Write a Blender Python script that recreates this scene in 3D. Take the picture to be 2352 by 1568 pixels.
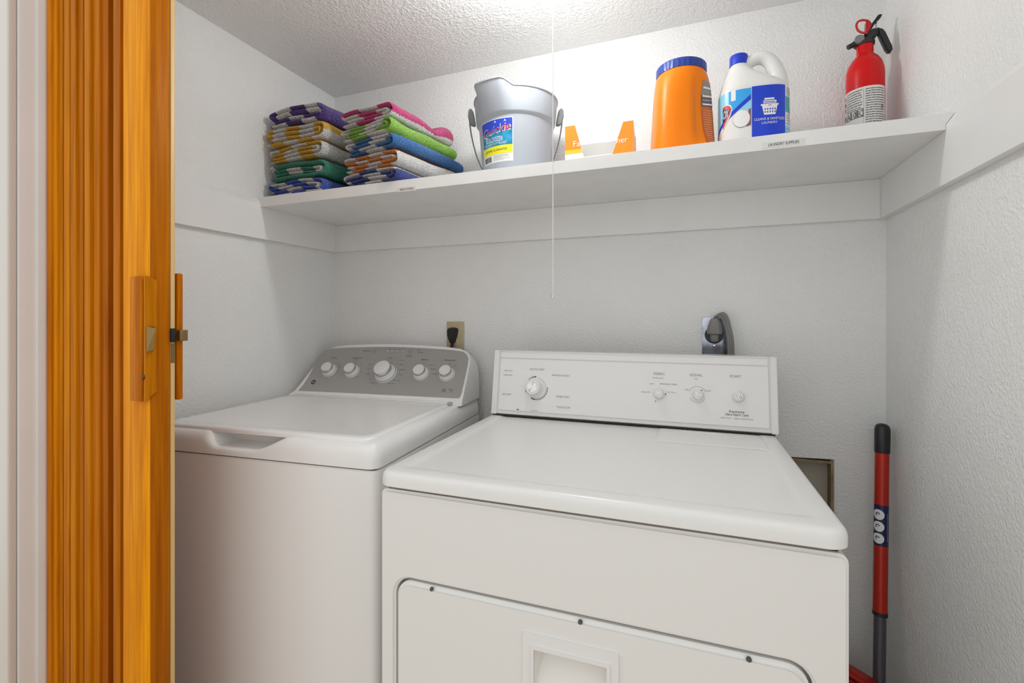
import bpy, bmesh, math, random
from mathutils import Vector, Matrix, noise
from math import sin, cos, pi, radians, sqrt, atan2

random.seed(7)
SC = bpy.context.scene
COL = SC.collection
for o in list(bpy.data.objects):
    bpy.data.objects.remove(o)

# ------------------------------------------------------------------ camera
F_PX, YAW, HORIZON = 1088.4, 0.3661, 729.9
CAM = Vector((1.3523, -1.5291, 1.20))
cd = bpy.data.cameras.new('camera'); cam = bpy.data.objects.new('camera', cd); COL.objects.link(cam)
cd.sensor_fit = 'HORIZONTAL'; cd.sensor_width = 36.0
cd.lens = 36.0 * F_PX / 2352.0
cd.shift_y = (HORIZON - 784.0) / 2352.0
cd.clip_start = 0.01
cam.location = CAM
cam.rotation_euler = (pi / 2, 0, YAW)
SC.camera = cam

# ------------------------------------------------------------------ world and exposure
w = bpy.data.worlds.new('world'); SC.world = w; w.use_nodes = True
bg = w.node_tree.nodes['Background']
bg.inputs['Color'].default_value = (0.975, 0.99, 0.985, 1)
bg.inputs['Strength'].default_value = 0.98
SC.view_settings.view_transform = 'Standard'
SC.view_settings.look = 'None'
SC.view_settings.gamma = 1.0
SC.view_settings.use_curve_mapping = False
SC.view_settings.exposure = 0.0
BULB_STRENGTH = 118.0

# ------------------------------------------------------------------ pixel helpers (2352 x 1568 frame)
def ray(u, v):
    a = (u - 1176) / F_PX; b = (HORIZON - v) / F_PX
    return Vector((-sin(YAW) + cos(YAW) * a, cos(YAW) + sin(YAW) * a, b))

def hit(u, v, p, n, M=None):
    """pixel ray against the plane through p with normal n (in the frame M of a thing)"""
    o, d = CAM.copy(), ray(u, v)
    if M is not None:
        Mi = M.inverted(); o = Mi @ o; d = Mi.to_3x3() @ d
    n = Vector(n); t = (Vector(p) - o).dot(n) / d.dot(n)
    return o + t * d

# ------------------------------------------------------------------ materials
def newmat(name):
    m = bpy.data.materials.new(name); m.use_nodes = True
    nt = m.node_tree
    return m, nt, nt.nodes['Principled BSDF']

def mat(name, col, rough=0.5, metal=0.0, spec=0.5, bump=0.0, bscale=200.0, bdist=0.002, var=0.0, vscale=6.0, coat=0.0):
    m, nt, b = newmat(name)
    b.inputs['Base Color'].default_value = (*col, 1)
    b.inputs['Roughness'].default_value = rough
    b.inputs['Metallic'].default_value = metal
    b.inputs['Specular IOR Level'].default_value = spec
    b.inputs['Coat Weight'].default_value = coat
    b.inputs['Coat Roughness'].default_value = 0.08
    if bump or var:
        tc = nt.nodes.new('ShaderNodeTexCoord')
    if bump:
        n = nt.nodes.new('ShaderNodeTexNoise'); n.inputs['Scale'].default_value = bscale; n.inputs['Detail'].default_value = 3
        bp = nt.nodes.new('ShaderNodeBump'); bp.inputs['Strength'].default_value = bump; bp.inputs['Distance'].default_value = bdist
        nt.links.new(tc.outputs['Object'], n.inputs['Vector']); nt.links.new(n.outputs['Fac'], bp.inputs['Height'])
        nt.links.new(bp.outputs['Normal'], b.inputs['Normal'])
    if var:
        n2 = nt.nodes.new('ShaderNodeTexNoise'); n2.inputs['Scale'].default_value = vscale; n2.inputs['Detail'].default_value = 4
        r = nt.nodes.new('ShaderNodeValToRGB')
        r.color_ramp.elements[0].color = (*[c * (1 - var) for c in col], 1); r.color_ramp.elements[1].color = (*[min(1, c * (1 + var)) for c in col], 1)
        r.color_ramp.elements[0].position = 0.35; r.color_ramp.elements[1].position = 0.65
        nt.links.new(tc.outputs['Object'], n2.inputs['Vector']); nt.links.new(n2.outputs['Fac'], r.inputs['Fac'])
        nt.links.new(r.outputs['Color'], b.inputs['Base Color'])
    return m

def wall_mat(name, col, scale, strength, dist):
    """orange-peel drywall paint"""
    m, nt, b = newmat(name)
    b.inputs['Roughness'].default_value = 0.55; b.inputs['Specular IOR Level'].default_value = 0.3
    tc = nt.nodes.new('ShaderNodeTexCoord')
    n = nt.nodes.new('ShaderNodeTexNoise'); n.inputs['Scale'].default_value = scale; n.inputs['Detail'].default_value = 2.5; n.inputs['Roughness'].default_value = 0.55
    r = nt.nodes.new('ShaderNodeValToRGB'); r.color_ramp.elements[0].position = 0.38; r.color_ramp.elements[1].position = 0.66
    bp = nt.nodes.new('ShaderNodeBump'); bp.inputs['Strength'].default_value = strength; bp.inputs['Distance'].default_value = dist
    nt.links.new(tc.outputs['Object'], n.inputs['Vector']); nt.links.new(n.outputs['Fac'], r.inputs['Fac'])
    nt.links.new(r.outputs['Color'], bp.inputs['Height']); nt.links.new(bp.outputs['Normal'], b.inputs['Normal'])
    n2 = nt.nodes.new('ShaderNodeTexNoise'); n2.inputs['Scale'].default_value = 3.0; n2.inputs['Detail'].default_value = 5
    r2 = nt.nodes.new('ShaderNodeValToRGB')
    r2.color_ramp.elements[0].color = (*[c * 0.955 for c in col], 1); r2.color_ramp.elements[1].color = (*col, 1)
    r2.color_ramp.elements[0].position = 0.3; r2.color_ramp.elements[1].position = 0.6
    nt.links.new(tc.outputs['Object'], n2.inputs['Vector']); nt.links.new(n2.outputs['Fac'], r2.inputs['Fac'])
    nt.links.new(r2.outputs['Color'], b.inputs['Base Color'])
    return m

def wood_mat(name, light, dark, seed=0.0):
    m, nt, b = newmat(name)
    b.inputs['Roughness'].default_value = 0.42; b.inputs['Specular IOR Level'].default_value = 0.07
    tc = nt.nodes.new('ShaderNodeTexCoord'); mp = nt.nodes.new('ShaderNodeMapping')
    mp.inputs['Scale'].default_value = (1, 1, 0.035); mp.inputs['Location'].default_value = (seed, seed * 1.7, seed * 0.3)
    n = nt.nodes.new('ShaderNodeTexNoise'); n.inputs['Scale'].default_value = 130; n.inputs['Detail'].default_value = 6; n.inputs['Roughness'].default_value = 0.6; n.inputs['Distortion'].default_value = 0.4
    n3 = nt.nodes.new('ShaderNodeTexNoise'); n3.inputs['Scale'].default_value = 28; n3.inputs['Detail'].default_value = 2
    mx = nt.nodes.new('ShaderNodeMath'); mx.operation = 'ADD'; mx2 = nt.nodes.new('ShaderNodeMath'); mx2.operation = 'MULTIPLY'; mx2.inputs[1].default_value = 0.5
    r = nt.nodes.new('ShaderNodeValToRGB')
    r.color_ramp.elements[0].color = (*dark, 1); r.color_ramp.elements[1].color = (*light, 1)
    r.color_ramp.elements[0].position = 0.36; r.color_ramp.elements[1].position = 0.60
    nt.links.new(tc.outputs['Object'], mp.inputs['Vector'])
    nt.links.new(mp.outputs['Vector'], n.inputs['Vector']); nt.links.new(mp.outputs['Vector'], n3.inputs['Vector'])
    nt.links.new(n.outputs['Fac'], mx.inputs[0]); nt.links.new(n3.outputs['Fac'], mx.inputs[1]); nt.links.new(mx.outputs[0], mx2.inputs[0])
    nt.links.new(mx2.outputs[0], r.inputs['Fac']); nt.links.new(r.outputs['Color'], b.inputs['Base Color'])
    bp = nt.nodes.new('ShaderNodeBump'); bp.inputs['Strength'].default_value = 0.25; bp.inputs['Distance'].default_value = 0.0008
    nt.links.new(n.outputs['Fac'], bp.inputs['Height']); nt.links.new(bp.outputs['Normal'], b.inputs['Normal'])
    return m

def towel_mat(name, c1, c2, width, phase, solid=0.0):
    """terry cloth: stripes follow the cloth (uv x = length along the cloth in metres), looped pile relief"""
    m, nt, b = newmat(name)
    b.inputs['Roughness'].default_value = 0.95; b.inputs['Specular IOR Level'].default_value = 0.1
    b.inputs['Sheen Weight'].default_value = 0.35; b.inputs['Sheen Roughness'].default_value = 0.5
    uv = nt.nodes.new('ShaderNodeUVMap'); uv.uv_map = 'cloth'
    sp = nt.nodes.new('ShaderNodeSeparateXYZ'); nt.links.new(uv.outputs['UV'], sp.inputs['Vector'])
    tc = nt.nodes.new('ShaderNodeTexCoord')
    n = nt.nodes.new('ShaderNodeTexNoise'); n.inputs['Scale'].default_value = 260; n.inputs['Detail'].default_value = 2
    nt.links.new(tc.outputs['Object'], n.inputs['Vector'])
    jit = nt.nodes.new('ShaderNodeMath'); jit.operation = 'MULTIPLY_ADD'; jit.inputs[1].default_value = 0.012; jit.inputs[2].default_value = phase - 0.006
    nt.links.new(n.outputs['Fac'], jit.inputs[0])
    ad = nt.nodes.new('ShaderNodeMath'); ad.operation = 'ADD'
    nt.links.new(sp.outputs['X'], ad.inputs[0]); nt.links.new(jit.outputs[0], ad.inputs[1])
    dv = nt.nodes.new('ShaderNodeMath'); dv.operation = 'DIVIDE'; dv.inputs[1].default_value = 2 * width
    fr = nt.nodes.new('ShaderNodeMath'); fr.operation = 'FRACT'
    gt = nt.nodes.new('ShaderNodeMath'); gt.operation = 'GREATER_THAN'; gt.inputs[1].default_value = 0.5
    nt.links.new(ad.outputs[0], dv.inputs[0]); nt.links.new(dv.outputs[0], fr.inputs[0]); nt.links.new(fr.outputs[0], gt.inputs[0])
    mx = nt.nodes.new('ShaderNodeMix'); mx.data_type = 'RGBA'
    mx.inputs[6].default_value = (*c1, 1); mx.inputs[7].default_value = (*c2, 1)
    lt = nt.nodes.new('ShaderNodeMath'); lt.operation = 'LESS_THAN'; lt.inputs[1].default_value = solid
    nt.links.new(sp.outputs['X'], lt.inputs[0])
    mxm = nt.nodes.new('ShaderNodeMath'); mxm.operation = 'MAXIMUM'
    nt.links.new(gt.outputs[0], mxm.inputs[0]); nt.links.new(lt.outputs[0], mxm.inputs[1]); nt.links.new(mxm.outputs[0], mx.inputs[0])
    v = nt.nodes.new('ShaderNodeTexVoronoi'); v.inputs['Scale'].default_value = 330
    nt.links.new(tc.outputs['Object'], v.inputs['Vector'])
    rr = nt.nodes.new('ShaderNodeValToRGB'); rr.color_ramp.elements[0].color = (1, 1, 1, 1); rr.color_ramp.elements[1].color = (0.55, 0.55, 0.55, 1)
    rr.color_ramp.elements[0].position = 0.35; rr.color_ramp.elements[1].position = 0.9
    nt.links.new(v.outputs['Distance'], rr.inputs['Fac'])
    mu = nt.nodes.new('ShaderNodeMix'); mu.data_type = 'RGBA'; mu.blend_type = 'MULTIPLY'; mu.inputs[0].default_value = 0.4
    nt.links.new(mx.outputs[2], mu.inputs[6]); nt.links.new(rr.outputs['Color'], mu.inputs[7])
    nt.links.new(mu.outputs[2], b.inputs['Base Color'])
    bp = nt.nodes.new('ShaderNodeBump'); bp.inputs['Strength'].default_value = 1.0; bp.inputs['Distance'].default_value = 0.006; bp.invert = True
    nt.links.new(v.outputs['Distance'], bp.inputs['Height']); nt.links.new(bp.outputs['Normal'], b.inputs['Normal'])
    return m

WALLC = (0.895, 0.897, 0.89)
M_WALL = wall_mat('wall paint', WALLC, 150, 0.5, 0.0022)
M_CEIL = wall_mat('ceiling texture', (0.92, 0.922, 0.92), 120, 0.6, 0.003)
M_TRIM = mat('painted board', (0.865, 0.865, 0.86), 0.42, bump=0.12, bscale=40, bdist=0.002, var=0.02)
M_SHELF = mat('shelf paint', (0.86, 0.86, 0.855), 0.42, bump=0.1, bscale=60, bdist=0.001, var=0.025, vscale=9)
M_CASING = mat('casing paint', (0.84, 0.83, 0.81), 0.35, var=0.02)
M_FLOOR = wood_mat('floor planks', (0.58, 0.47, 0.34), (0.44, 0.34, 0.23), 3)
M_ENAMEL = mat('white enamel', (0.89, 0.885, 0.875), 0.22, spec=0.5)
M_ENAMEL2 = mat('dryer enamel', (0.83, 0.82, 0.80), 0.26, spec=0.5, bump=0.03, bscale=300, bdist=0.0005)
M_GLOSSW = mat('gloss white plastic', (0.84, 0.83, 0.82), 0.12, spec=0.5)
M_PLASTW = mat('white plastic', (0.82, 0.81, 0.80), 0.35)
M_DARK = mat('dark gap', (0.02, 0.018, 0.016), 0.8)
M_SHADE = mat('inner grey', (0.45, 0.45, 0.44), 0.5)
M_GREYP = mat('grey control panel', (0.43, 0.425, 0.415), 0.4, metal=0.25)
M_CHROME = mat('chrome', (0.75, 0.75, 0.76), 0.12, metal=1.0)
M_STEEL = mat('brushed steel', (0.42, 0.45, 0.52), 0.22, metal=1.0, var=0.3, vscale=30)  # blue tint and tonal patches are reflections painted into the steel colour
M_BRASS = mat('aged brass', (0.30, 0.20, 0.08), 0.38, metal=0.9)
M_INK = mat('black ink', (0.035, 0.035, 0.04), 0.6)
M_INKG = mat('grey ink', (0.30, 0.30, 0.30), 0.6)
M_WHITEI = mat('white ink', (0.85, 0.85, 0.85), 0.5)
M_BLACK = mat('black plastic', (0.018, 0.019, 0.022), 0.38)
M_BLACKR = mat('black rubber', (0.012, 0.012, 0.013), 0.5)
M_RED = mat('red enamel', (0.68, 0.004, 0.006), 0.25, spec=0.3)
M_REDP = mat('red plastic', (0.50, 0.012, 0.008), 0.3)
M_POLE = mat('red lacquered pole', (0.52, 0.025, 0.010), 0.3, metal=0.25)
M_POLEG = mat('grey pole', (0.12, 0.12, 0.15), 0.3, metal=0.5)
M_BUCKET = mat('grey bucket plastic', (0.42, 0.45, 0.505), 0.4)
M_BUCKETD = mat('dark grey plastic', (0.16, 0.17, 0.18), 0.4)
M_WIRE = mat('galvanised wire', (0.35, 0.35, 0.34), 0.35, metal=0.9)
M_TUB = mat('orange plastic', (0.97, 0.235, 0.002), 0.36, spec=0.28)
M_BLUELID = mat('blue lid', (0.02, 0.055, 0.34), 0.35)
M_BLUECAP = mat('blue cap', (0.006, 0.04, 0.60), 0.35)
M_JUG = mat('white bottle plastic', (0.80, 0.80, 0.79), 0.32)
M_PAPER = mat('paper', (0.80, 0.79, 0.77), 0.7)
M_ORANGEP = mat('orange card', (0.93, 0.28, 0.008), 0.5)
M_YELLOWP = mat('yellow card', (0.95, 0.55, 0.02), 0.5)
M_CARD = mat('white card', (0.82, 0.81, 0.79), 0.6)
M_BEIGE = mat('ivory plastic', (0.52, 0.44, 0.27), 0.4)
M_CORDG = mat('grey cord', (0.24, 0.235, 0.225), 0.5)
M_NAVY = mat('navy print', (0.008, 0.012, 0.085), 0.3)
M_BLUEP = mat('deep blue print', (0.004, 0.045, 0.62), 0.3)
M_SKYP = mat('sky blue print', (0.03, 0.38, 0.85), 0.3)
M_SKY2 = mat('pale blue print', (0.30, 0.68, 0.90), 0.3)
M_TEALP = mat('teal print', (0.05, 0.36, 0.42), 0.35)
M_REDI = mat('red print', (0.62, 0.02, 0.03), 0.4)
M_YELI = mat('yellow print', (0.85, 0.78, 0.02), 0.4)
M_BLUE1 = mat('royal blue print', (0.02, 0.06, 0.55), 0.4)
M_BLUE2 = mat('aqua print', (0.02, 0.28, 0.50), 0.4, var=0.35, vscale=50)
M_RAW = mat('raw wood in wall box', (0.30, 0.22, 0.12), 0.8, var=0.3, vscale=30)
M_PORC = mat('porcelain', (0.80, 0.79, 0.77), 0.25)
M_STRIPL = mat('pale edge strip', (0.72, 0.48, 0.20), 0.4)
WOODS = [wood_mat('honey pine %d' % i, (0.66 * k, 0.215 * k * g, 0.002), (0.40 * k, 0.098 * k * g, 0.001), i * 2.3)
         for i, (k, g) in enumerate([(1.0, 1.0), (0.85, 0.95), (1.1, 1.08), (0.72, 0.85), (0.95, 1.05)])]
M_POST = wood_mat('honey pine post', (0.95, 0.37, 0.003), (0.60, 0.17, 0.002), 11.3)
def emis(name, col, s):
    m, nt, b = newmat(name)
    b.inputs['Base Color'].default_value = (*col, 1)
    b.inputs['Emission Color'].default_value = (*col, 1); b.inputs['Emission Strength'].default_value = s
    return m
M_BULB = emis('lit bulb', (0.970, 0.990, 0.972), BULB_STRENGTH)

# ------------------------------------------------------------------ object helpers
def tag(o, label=None, cat=None, group=None, kind=None):
    if label: o['label'] = label
    if cat: o['category'] = cat
    if group: o['group'] = group
    if kind: o['kind'] = kind
    return o

def thing(name, label, cat, loc=(0, 0, 0), rotz=0.0, group=None):
    o = bpy.data.objects.new(name, None); COL.objects.link(o)
    o.empty_display_size = 0.05
    o.location = loc; o.rotation_euler = (0, 0, rotz)
    return tag(o, label, cat, group)

def frame(loc, rotz):
    return Matrix.Translation(Vector(loc)) @ Matrix.Rotation(rotz, 4, 'Z')

def obj(name, bm, m, parent=None, smooth=35, label=None):
    me = bpy.data.meshes.new(name)
    bmesh.ops.recalc_face_normals(bm, faces=bm.faces)
    bm.to_mesh(me); bm.free()
    for mm in (m if isinstance(m, (list, tuple)) else [m]): me.materials.append(mm)
    if smooth:
        me.shade_smooth(); me.set_sharp_from_angle(angle=radians(smooth))
    o = bpy.data.objects.new(name, me); COL.objects.link(o)
    if parent is not None: o.parent = parent
    if label: o['label'] = label
    return o

def box(x0, x1, y0, y1, z0, z1, bev=0.0, seg=2, bm=None):
    bm2 = bmesh.new()
    bmesh.ops.create_cube(bm2, size=1)
    for v in bm2.verts:
        v.co = Vector((x0 + (v.co.x + .5) * (x1 - x0), y0 + (v.co.y + .5) * (y1 - y0), z0 + (v.co.z + .5) * (z1 - z0)))
    if bev:
        bmesh.ops.bevel(bm2, geom=bm2.edges[:], offset=bev, segments=seg, affect='EDGES', clamp_overlap=True, profile=0.5)
    if bm is None: return bm2
    return merge(bm, bm2)

def merge(bm, other, M=None):
    if M is not None: bmesh.ops.transform(other, matrix=M, verts=other.verts)
    me = bpy.data.meshes.new('tmp'); other.to_mesh(me); other.free(); bm.from_mesh(me); bpy.data.meshes.remove(me)
    return bm

def loft(loops, cap0=True, cap1=True, close=True):
    """loops: lists of 3D points with equal count"""
    bm = bmesh.new(); V = [[bm.verts.new(p) for p in L] for L in loops]; n = len(loops[0])
    for a, b in zip(V[:-1], V[1:]):
        for i in range(n if close else n - 1):
            j = (i + 1) % n
            bm.faces.new((a[i], a[j], b[j], b[i]))
    if cap0: bm.faces.new(V[0])
    if cap1: bm.faces.new(V[-1])
    return bm

def lathe(prof, n=48, origin=(0, 0, 0), axis=None):
    """prof: (r, h) pairs"""
    bm = bmesh.new(); rings = []
    for r, h in prof:
        if r < 1e-6: rings.append([bm.verts.new((0, 0, h))])
        else: rings.append([bm.verts.new((r * cos(2 * pi * i / n), r * sin(2 * pi * i / n), h)) for i in range(n)])
    for a, b in zip(rings[:-1], rings[1:]):
        for i in range(n):
            j = (i + 1) % n
            if len(a) == 1 and len(b) == 1: continue
            if len(a) == 1: bm.faces.new((a[0], b[i], b[j]))
            elif len(b) == 1: bm.faces.new((a[i], a[j], b[0]))
            else: bm.faces.new((a[i], a[j], b[j], b[i]))
    M = Matrix.Translation(Vector(origin))
    if axis is not None: M = M @ Vector((0, 0, 1)).rotation_difference(Vector(axis)).to_matrix().to_4x4()
    bmesh.ops.transform(bm, matrix=M, verts=bm.verts)
    return bm

def tube(pts, r, n=10, cap=True):
    pts = [Vector(p) for p in pts]; rs = r if isinstance(r, (list, tuple)) else [r] * len(pts)
    loops = []; prev = None
    for i, p in enumerate(pts):
        t = (pts[min(i + 1, len(pts) - 1)] - pts[max(i - 1, 0)]).normalized()
        if prev is None:
            up = Vector((0, 0, 1)) if abs(t.z) < 0.9 else Vector((1, 0, 0)); a = t.cross(up).normalized()
        else:
            a = (prev - t * prev.dot(t)).normalized()
        prev = a; b = t.cross(a)
        loops.append([p + (a * cos(2 * pi * k / n) + b * sin(2 * pi * k / n)) * rs[i] for k in range(n)])
    return loft(loops, cap, cap)

def spline(pts, n=8):
    P = [Vector(p) for p in pts]; out = []
    for i in range(len(P) - 1):
        p0 = P[max(i - 1, 0)]; p1 = P[i]; p2 = P[i + 1]; p3 = P[min(i + 2, len(P) - 1)]
        for k in range(n):
            t = k / n
            out.append(0.5 * ((2 * p1) + (p2 - p0) * t + (2 * p0 - 5 * p1 + 4 * p2 - p3) * t * t + (3 * p1 - p0 - 3 * p2 + p3) * t ** 3))
    out.append(P[-1]); return out

def rrect(x0, x1, y0, y1, r, n=6):
    out = []
    for cx, cy, a0 in ((x1 - r, y1 - r, 0), (x0 + r, y1 - r, 90), (x0 + r, y0 + r, 180), (x1 - r, y0 + r, 270)):
        for k in range(n + 1):
            a = radians(a0 + 90 * k / n); out.append((cx + r * cos(a), cy + r * sin(a)))
    return out

def fill(loops, f):
    """flat polygon with holes from 2D loops, mapped through f(x, y)"""
    bm = bmesh.new(); edges = []
    for L in loops:
        V = [bm.verts.new((p[0], p[1], 0)) for p in L]
        for i in range(len(V)): edges.append(bm.edges.new((V[i], V[(i + 1) % len(V)])))
    bmesh.ops.triangle_fill(bm, edges=edges, use_beauty=True, use_dissolve=False)
    for v in bm.verts: v.co = Vector(f(v.co.x, v.co.y))
    return bm

def slab(loops, f, depth):
    """polygon with holes given thickness along the vector depth"""
    bm = fill(loops, f)
    r = bmesh.ops.extrude_face_region(bm, geom=bm.faces[:])
    d = Vector(depth)
    for v in [g for g in r['geom'] if isinstance(g, bmesh.types.BMVert)]: v.co += d
    return bm

def prism(poly, f, depth, bev=0.0, seg=2):
    bm = bmesh.new(); V = [bm.verts.new(f(*p)) for p in poly]; d = Vector(depth)
    V2 = [bm.verts.new(v.co + d) for v in V]; n = len(V)
    bm.faces.new(V); bm.faces.new(V2)
    for i in range(n): bm.faces.new((V[i], V[(i + 1) % n], V2[(i + 1) % n], V2[i]))
    bmesh.ops.recalc_face_normals(bm, faces=bm.faces)
    if bev: bmesh.ops.bevel(bm, geom=bm.edges[:], offset=bev, segments=seg, affect='EDGES', clamp_overlap=True)
    return bm

_tcache = {}
def text_mesh(s):
    if s not in _tcache:
        c = bpy.data.curves.new('t', 'FONT'); c.body = s; c.size = 1.0; c.resolution_u = 3
        o = bpy.data.objects.new('t', c); COL.objects.link(o)
        dg = bpy.context.evaluated_depsgraph_get()
        me = bpy.data.meshes.new_from_object(o.evaluated_get(dg))
        vs = [v.co.copy() for v in me.vertices]; fs = [tuple(p.vertices) for p in me.polygons]
        bpy.data.objects.remove(o); bpy.data.curves.remove(c); bpy.data.meshes.remove(me)
        _tcache[s] = (vs, fs)
    return _tcache[s]

class Decal:
    """flat print: shapes in 2D mapped on to a surface through f(x, y, offset)"""
    def __init__(s, f, dx=0.0): s.f = f; s.dx = dx; s.v = []; s.fc = []; s.mats = []
    def mi(s, m):
        if m not in s.mats: s.mats.append(m)
        return s.mats.index(m)
    def grid(s, x0, x1, y0, y1, m, off=0.0004, nx=1, ny=1):
        b = len(s.v)
        for j in range(ny + 1):
            for i in range(nx + 1): s.v.append(s.f(x0 + (x1 - x0) * i / nx, y0 + (y1 - y0) * j / ny, off))
        for j in range(ny):
            for i in range(nx):
                a = b + j * (nx + 1) + i; s.fc.append(((a, a + 1, a + nx + 2, a + nx + 1), s.mi(m)))
    def poly(s, pts, m, off=0.0006):
        bm = bmesh.new(); bm.faces.new([bm.verts.new((x, y, 0)) for x, y in pts])
        bmesh.ops.triangulate(bm, faces=bm.faces[:])
        xs_ = [p[0] for p in pts]; x = min(xs_) + s.dx
        while s.dx and x < max(xs_):
            bmesh.ops.bisect_plane(bm, geom=bm.verts[:] + bm.edges[:] + bm.faces[:], plane_co=(x, 0, 0), plane_no=(1, 0, 0)); x += s.dx
        bm.verts.index_update(); b = len(s.v)
        s.v += [s.f(v.co.x, v.co.y, off) for v in bm.verts]
        for f in bm.faces: s.fc.append((tuple(b + v.index for v in f.verts), s.mi(m)))
        bm.free()
    def ring(s, cx, cy, r0, r1, m, a0=0, a1=360, off=0.0006, n=24):
        b = len(s.v)
        for k in range(n + 1):
            a = radians(a0 + (a1 - a0) * k / n)
            s.v.append(s.f(cx + r0 * cos(a), cy + r0 * sin(a), off)); s.v.append(s.f(cx + r1 * cos(a), cy + r1 * sin(a), off))
        for k in range(n):
            a = b + 2 * k; s.fc.append(((a, a + 1, a + 3, a + 2), s.mi(m)))
    def disc(s, cx, cy, r, m, off=0.0006, n=20, sy=1.0):
        s.poly([(cx + r * cos(2 * pi * k / n), cy + sy * r * sin(2 * pi * k / n)) for k in range(n)], m, off)
    def text(s, t, x, y, h, m, off=0.0006, align='C', width=None, rot=0.0, shear=0.0):
        vs, fs = text_mesh(t)
        if not vs: return
        xs = [p.x for p in vs]; ys = [p.y for p in vs]; w0 = max(xs) - min(xs); k = h / 0.72
        kx = (width / w0) if width else k
        ox = {'C': (min(xs) + max(xs)) / 2, 'L': min(xs), 'R': max(xs)}[align]
        b = len(s.v); c, sn = cos(rot), sin(rot)
        for p in vs:
            px = (p.x - ox) * kx + shear * p.y * k; py = p.y * k - h * 0.5
            s.v.append(s.f(x + px * c - py * sn, y + px * sn + py * c, off))
        for f in fs: s.fc.append((tuple(b + i for i in f), s.mi(m)))
    def build(s, name, parent, label=None):
        me = bpy.data.meshes.new(name); me.from_pydata([tuple(p) for p in s.v], [], [f for f, _ in s.fc])
        for m in s.mats: me.materials.append(m)
        for p, (_, i) in zip(me.polygons, s.fc): p.material_index = i
        o = bpy.data.objects.new(name, me); COL.objects.link(o); o.parent = parent
        if label: o['label'] = label
        return o

def plane_map(O, ex, ey):
    O, ex, ey = Vector(O), Vector(ex).normalized(), Vector(ey).normalized(); n = ex.cross(ey)
    return lambda x, y, off: O + ex * x + ey * y + n * off

# ------------------------------------------------------------------ the closet
W = 1.829; ZC = 2.087; YIN = -0.87; YOUT = -0.985; XJ = 0.062; ZHEAD = 2.03
TC = 0.018; ZB = 1.462; ZS = 1.566; ZT = 1.598; YS = -0.366
def struct(name, bm, m, label, smooth=0): return tag(obj(name, bm, m, None, smooth), label=label, kind='structure')

struct('floor', box(-1.6, 3.4, -3.2, 0.12, -0.1, 0.0), M_FLOOR, 'brown wood floor of the closet and hallway')
struct('ceiling', box(-0.12, W + 0.12, YIN, 0.12, ZC, ZC + 0.1), M_CEIL, 'white textured closet ceiling')
# back wall with the opening of a recessed box to the right of the dryer
hole = [(1.60, 0.60), (1.711, 0.60), (1.711, 0.812), (1.60, 0.808)]
struct('wall_back', slab([[(-0.12, 0), (W + 0.12, 0), (W + 0.12, ZC), (-0.12, ZC)], hole], lambda x, y: (x, 0, y), (0, 0.12, 0)), M_WALL, 'light grey back wall with orange peel texture')
struct('wall_left', box(-0.12, 0, YIN, 0, 0, ZC), M_WALL, 'light grey left closet wall')
struct('wall_right', box(W, W + 0.12, YIN, 0, 0, ZC), M_WALL, 'light grey right closet wall')
opening = [(XJ - 0.02, 0.0), (W - 0.04, 0.0), (W - 0.04, ZHEAD + 0.02), (XJ - 0.02, ZHEAD + 0.02)]
fw = [(-1.6, 0), (XJ - 0.02, 0), (XJ - 0.02, ZHEAD + 0.02), (W - 0.04, ZHEAD + 0.02), (W - 0.04, 0), (3.4, 0), (3.4, 2.4), (-1.6, 2.4)]
struct('wall_front', prism(fw, lambda x, y: (x, YOUT, y), (0, YIN - YOUT, 0)), M_WALL, 'hallway wall around the closet opening')
# jamb lining and casing on the left side of the opening
t1 = thing('trim_1', 'white painted door jamb and casing at the left edge', None); t1['kind'] = 'structure'
obj('jamb_board', box(XJ - 0.02, XJ, YOUT, YIN, 0, ZHEAD, 0.0015), M_CASING, t1)
obj('door_stop', box(XJ, XJ + 0.004, -0.957, YIN - 0.005, 0, ZHEAD, 0.0012), M_CASING, t1)
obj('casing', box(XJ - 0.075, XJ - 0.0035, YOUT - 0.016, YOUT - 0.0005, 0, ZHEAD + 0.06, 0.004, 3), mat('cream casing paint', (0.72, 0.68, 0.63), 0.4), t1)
t2 = thing('trim_2', 'white painted jamb and casing at the right and top of the opening', None); t2['kind'] = 'structure'
obj('jamb_board', box(W - 0.06, W - 0.04, YOUT, YIN, 0, ZHEAD, 0.0015), M_CASING, t2)
obj('casing', box(W - 0.055, W + 0.02, YOUT - 0.016, YOUT - 0.0005, 0, ZHEAD + 0.06, 0.004, 3), M_CASING, t2)
obj('head_casing', box(XJ - 0.075, W + 0.02, YOUT - 0.016, YOUT - 0.0005, ZHEAD + 0.0605, ZHEAD + 0.12, 0.004, 3), M_CASING, t2)
obj('head_jamb', box(XJ - 0.02, W - 0.04, YOUT, YIN, ZHEAD, ZHEAD + 0.02), M_CASING, t2)

# cleats under the shelf: the side ones have a sloping top where the shelf is let in
struct('trim_3', box(TC, W - TC, -TC, -0.0002, ZB, ZS, 0.001), M_TRIM, 'painted cleat board along the back wall under the shelf')
zt2 = ZS + 0.010
lc = [(0.0002, ZB), (TC, ZB), (TC, zt2), (0.006, ZT - 0.004), (0.0002, ZT - 0.004)]
yc0 = YIN + 0.004
struct('trim_4', prism(lc, lambda x, z: (x, yc0, z), (0, -0.0004 - yc0, 0)), M_TRIM, 'painted cleat board along the left wall', 0)
struct('trim_5', prism([(W - x, z) for x, z in lc], lambda x, z: (x, yc0, z), (0, -0.0004 - yc0, 0)), M_TRIM, 'painted cleat board along the right wall', 0)

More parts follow.
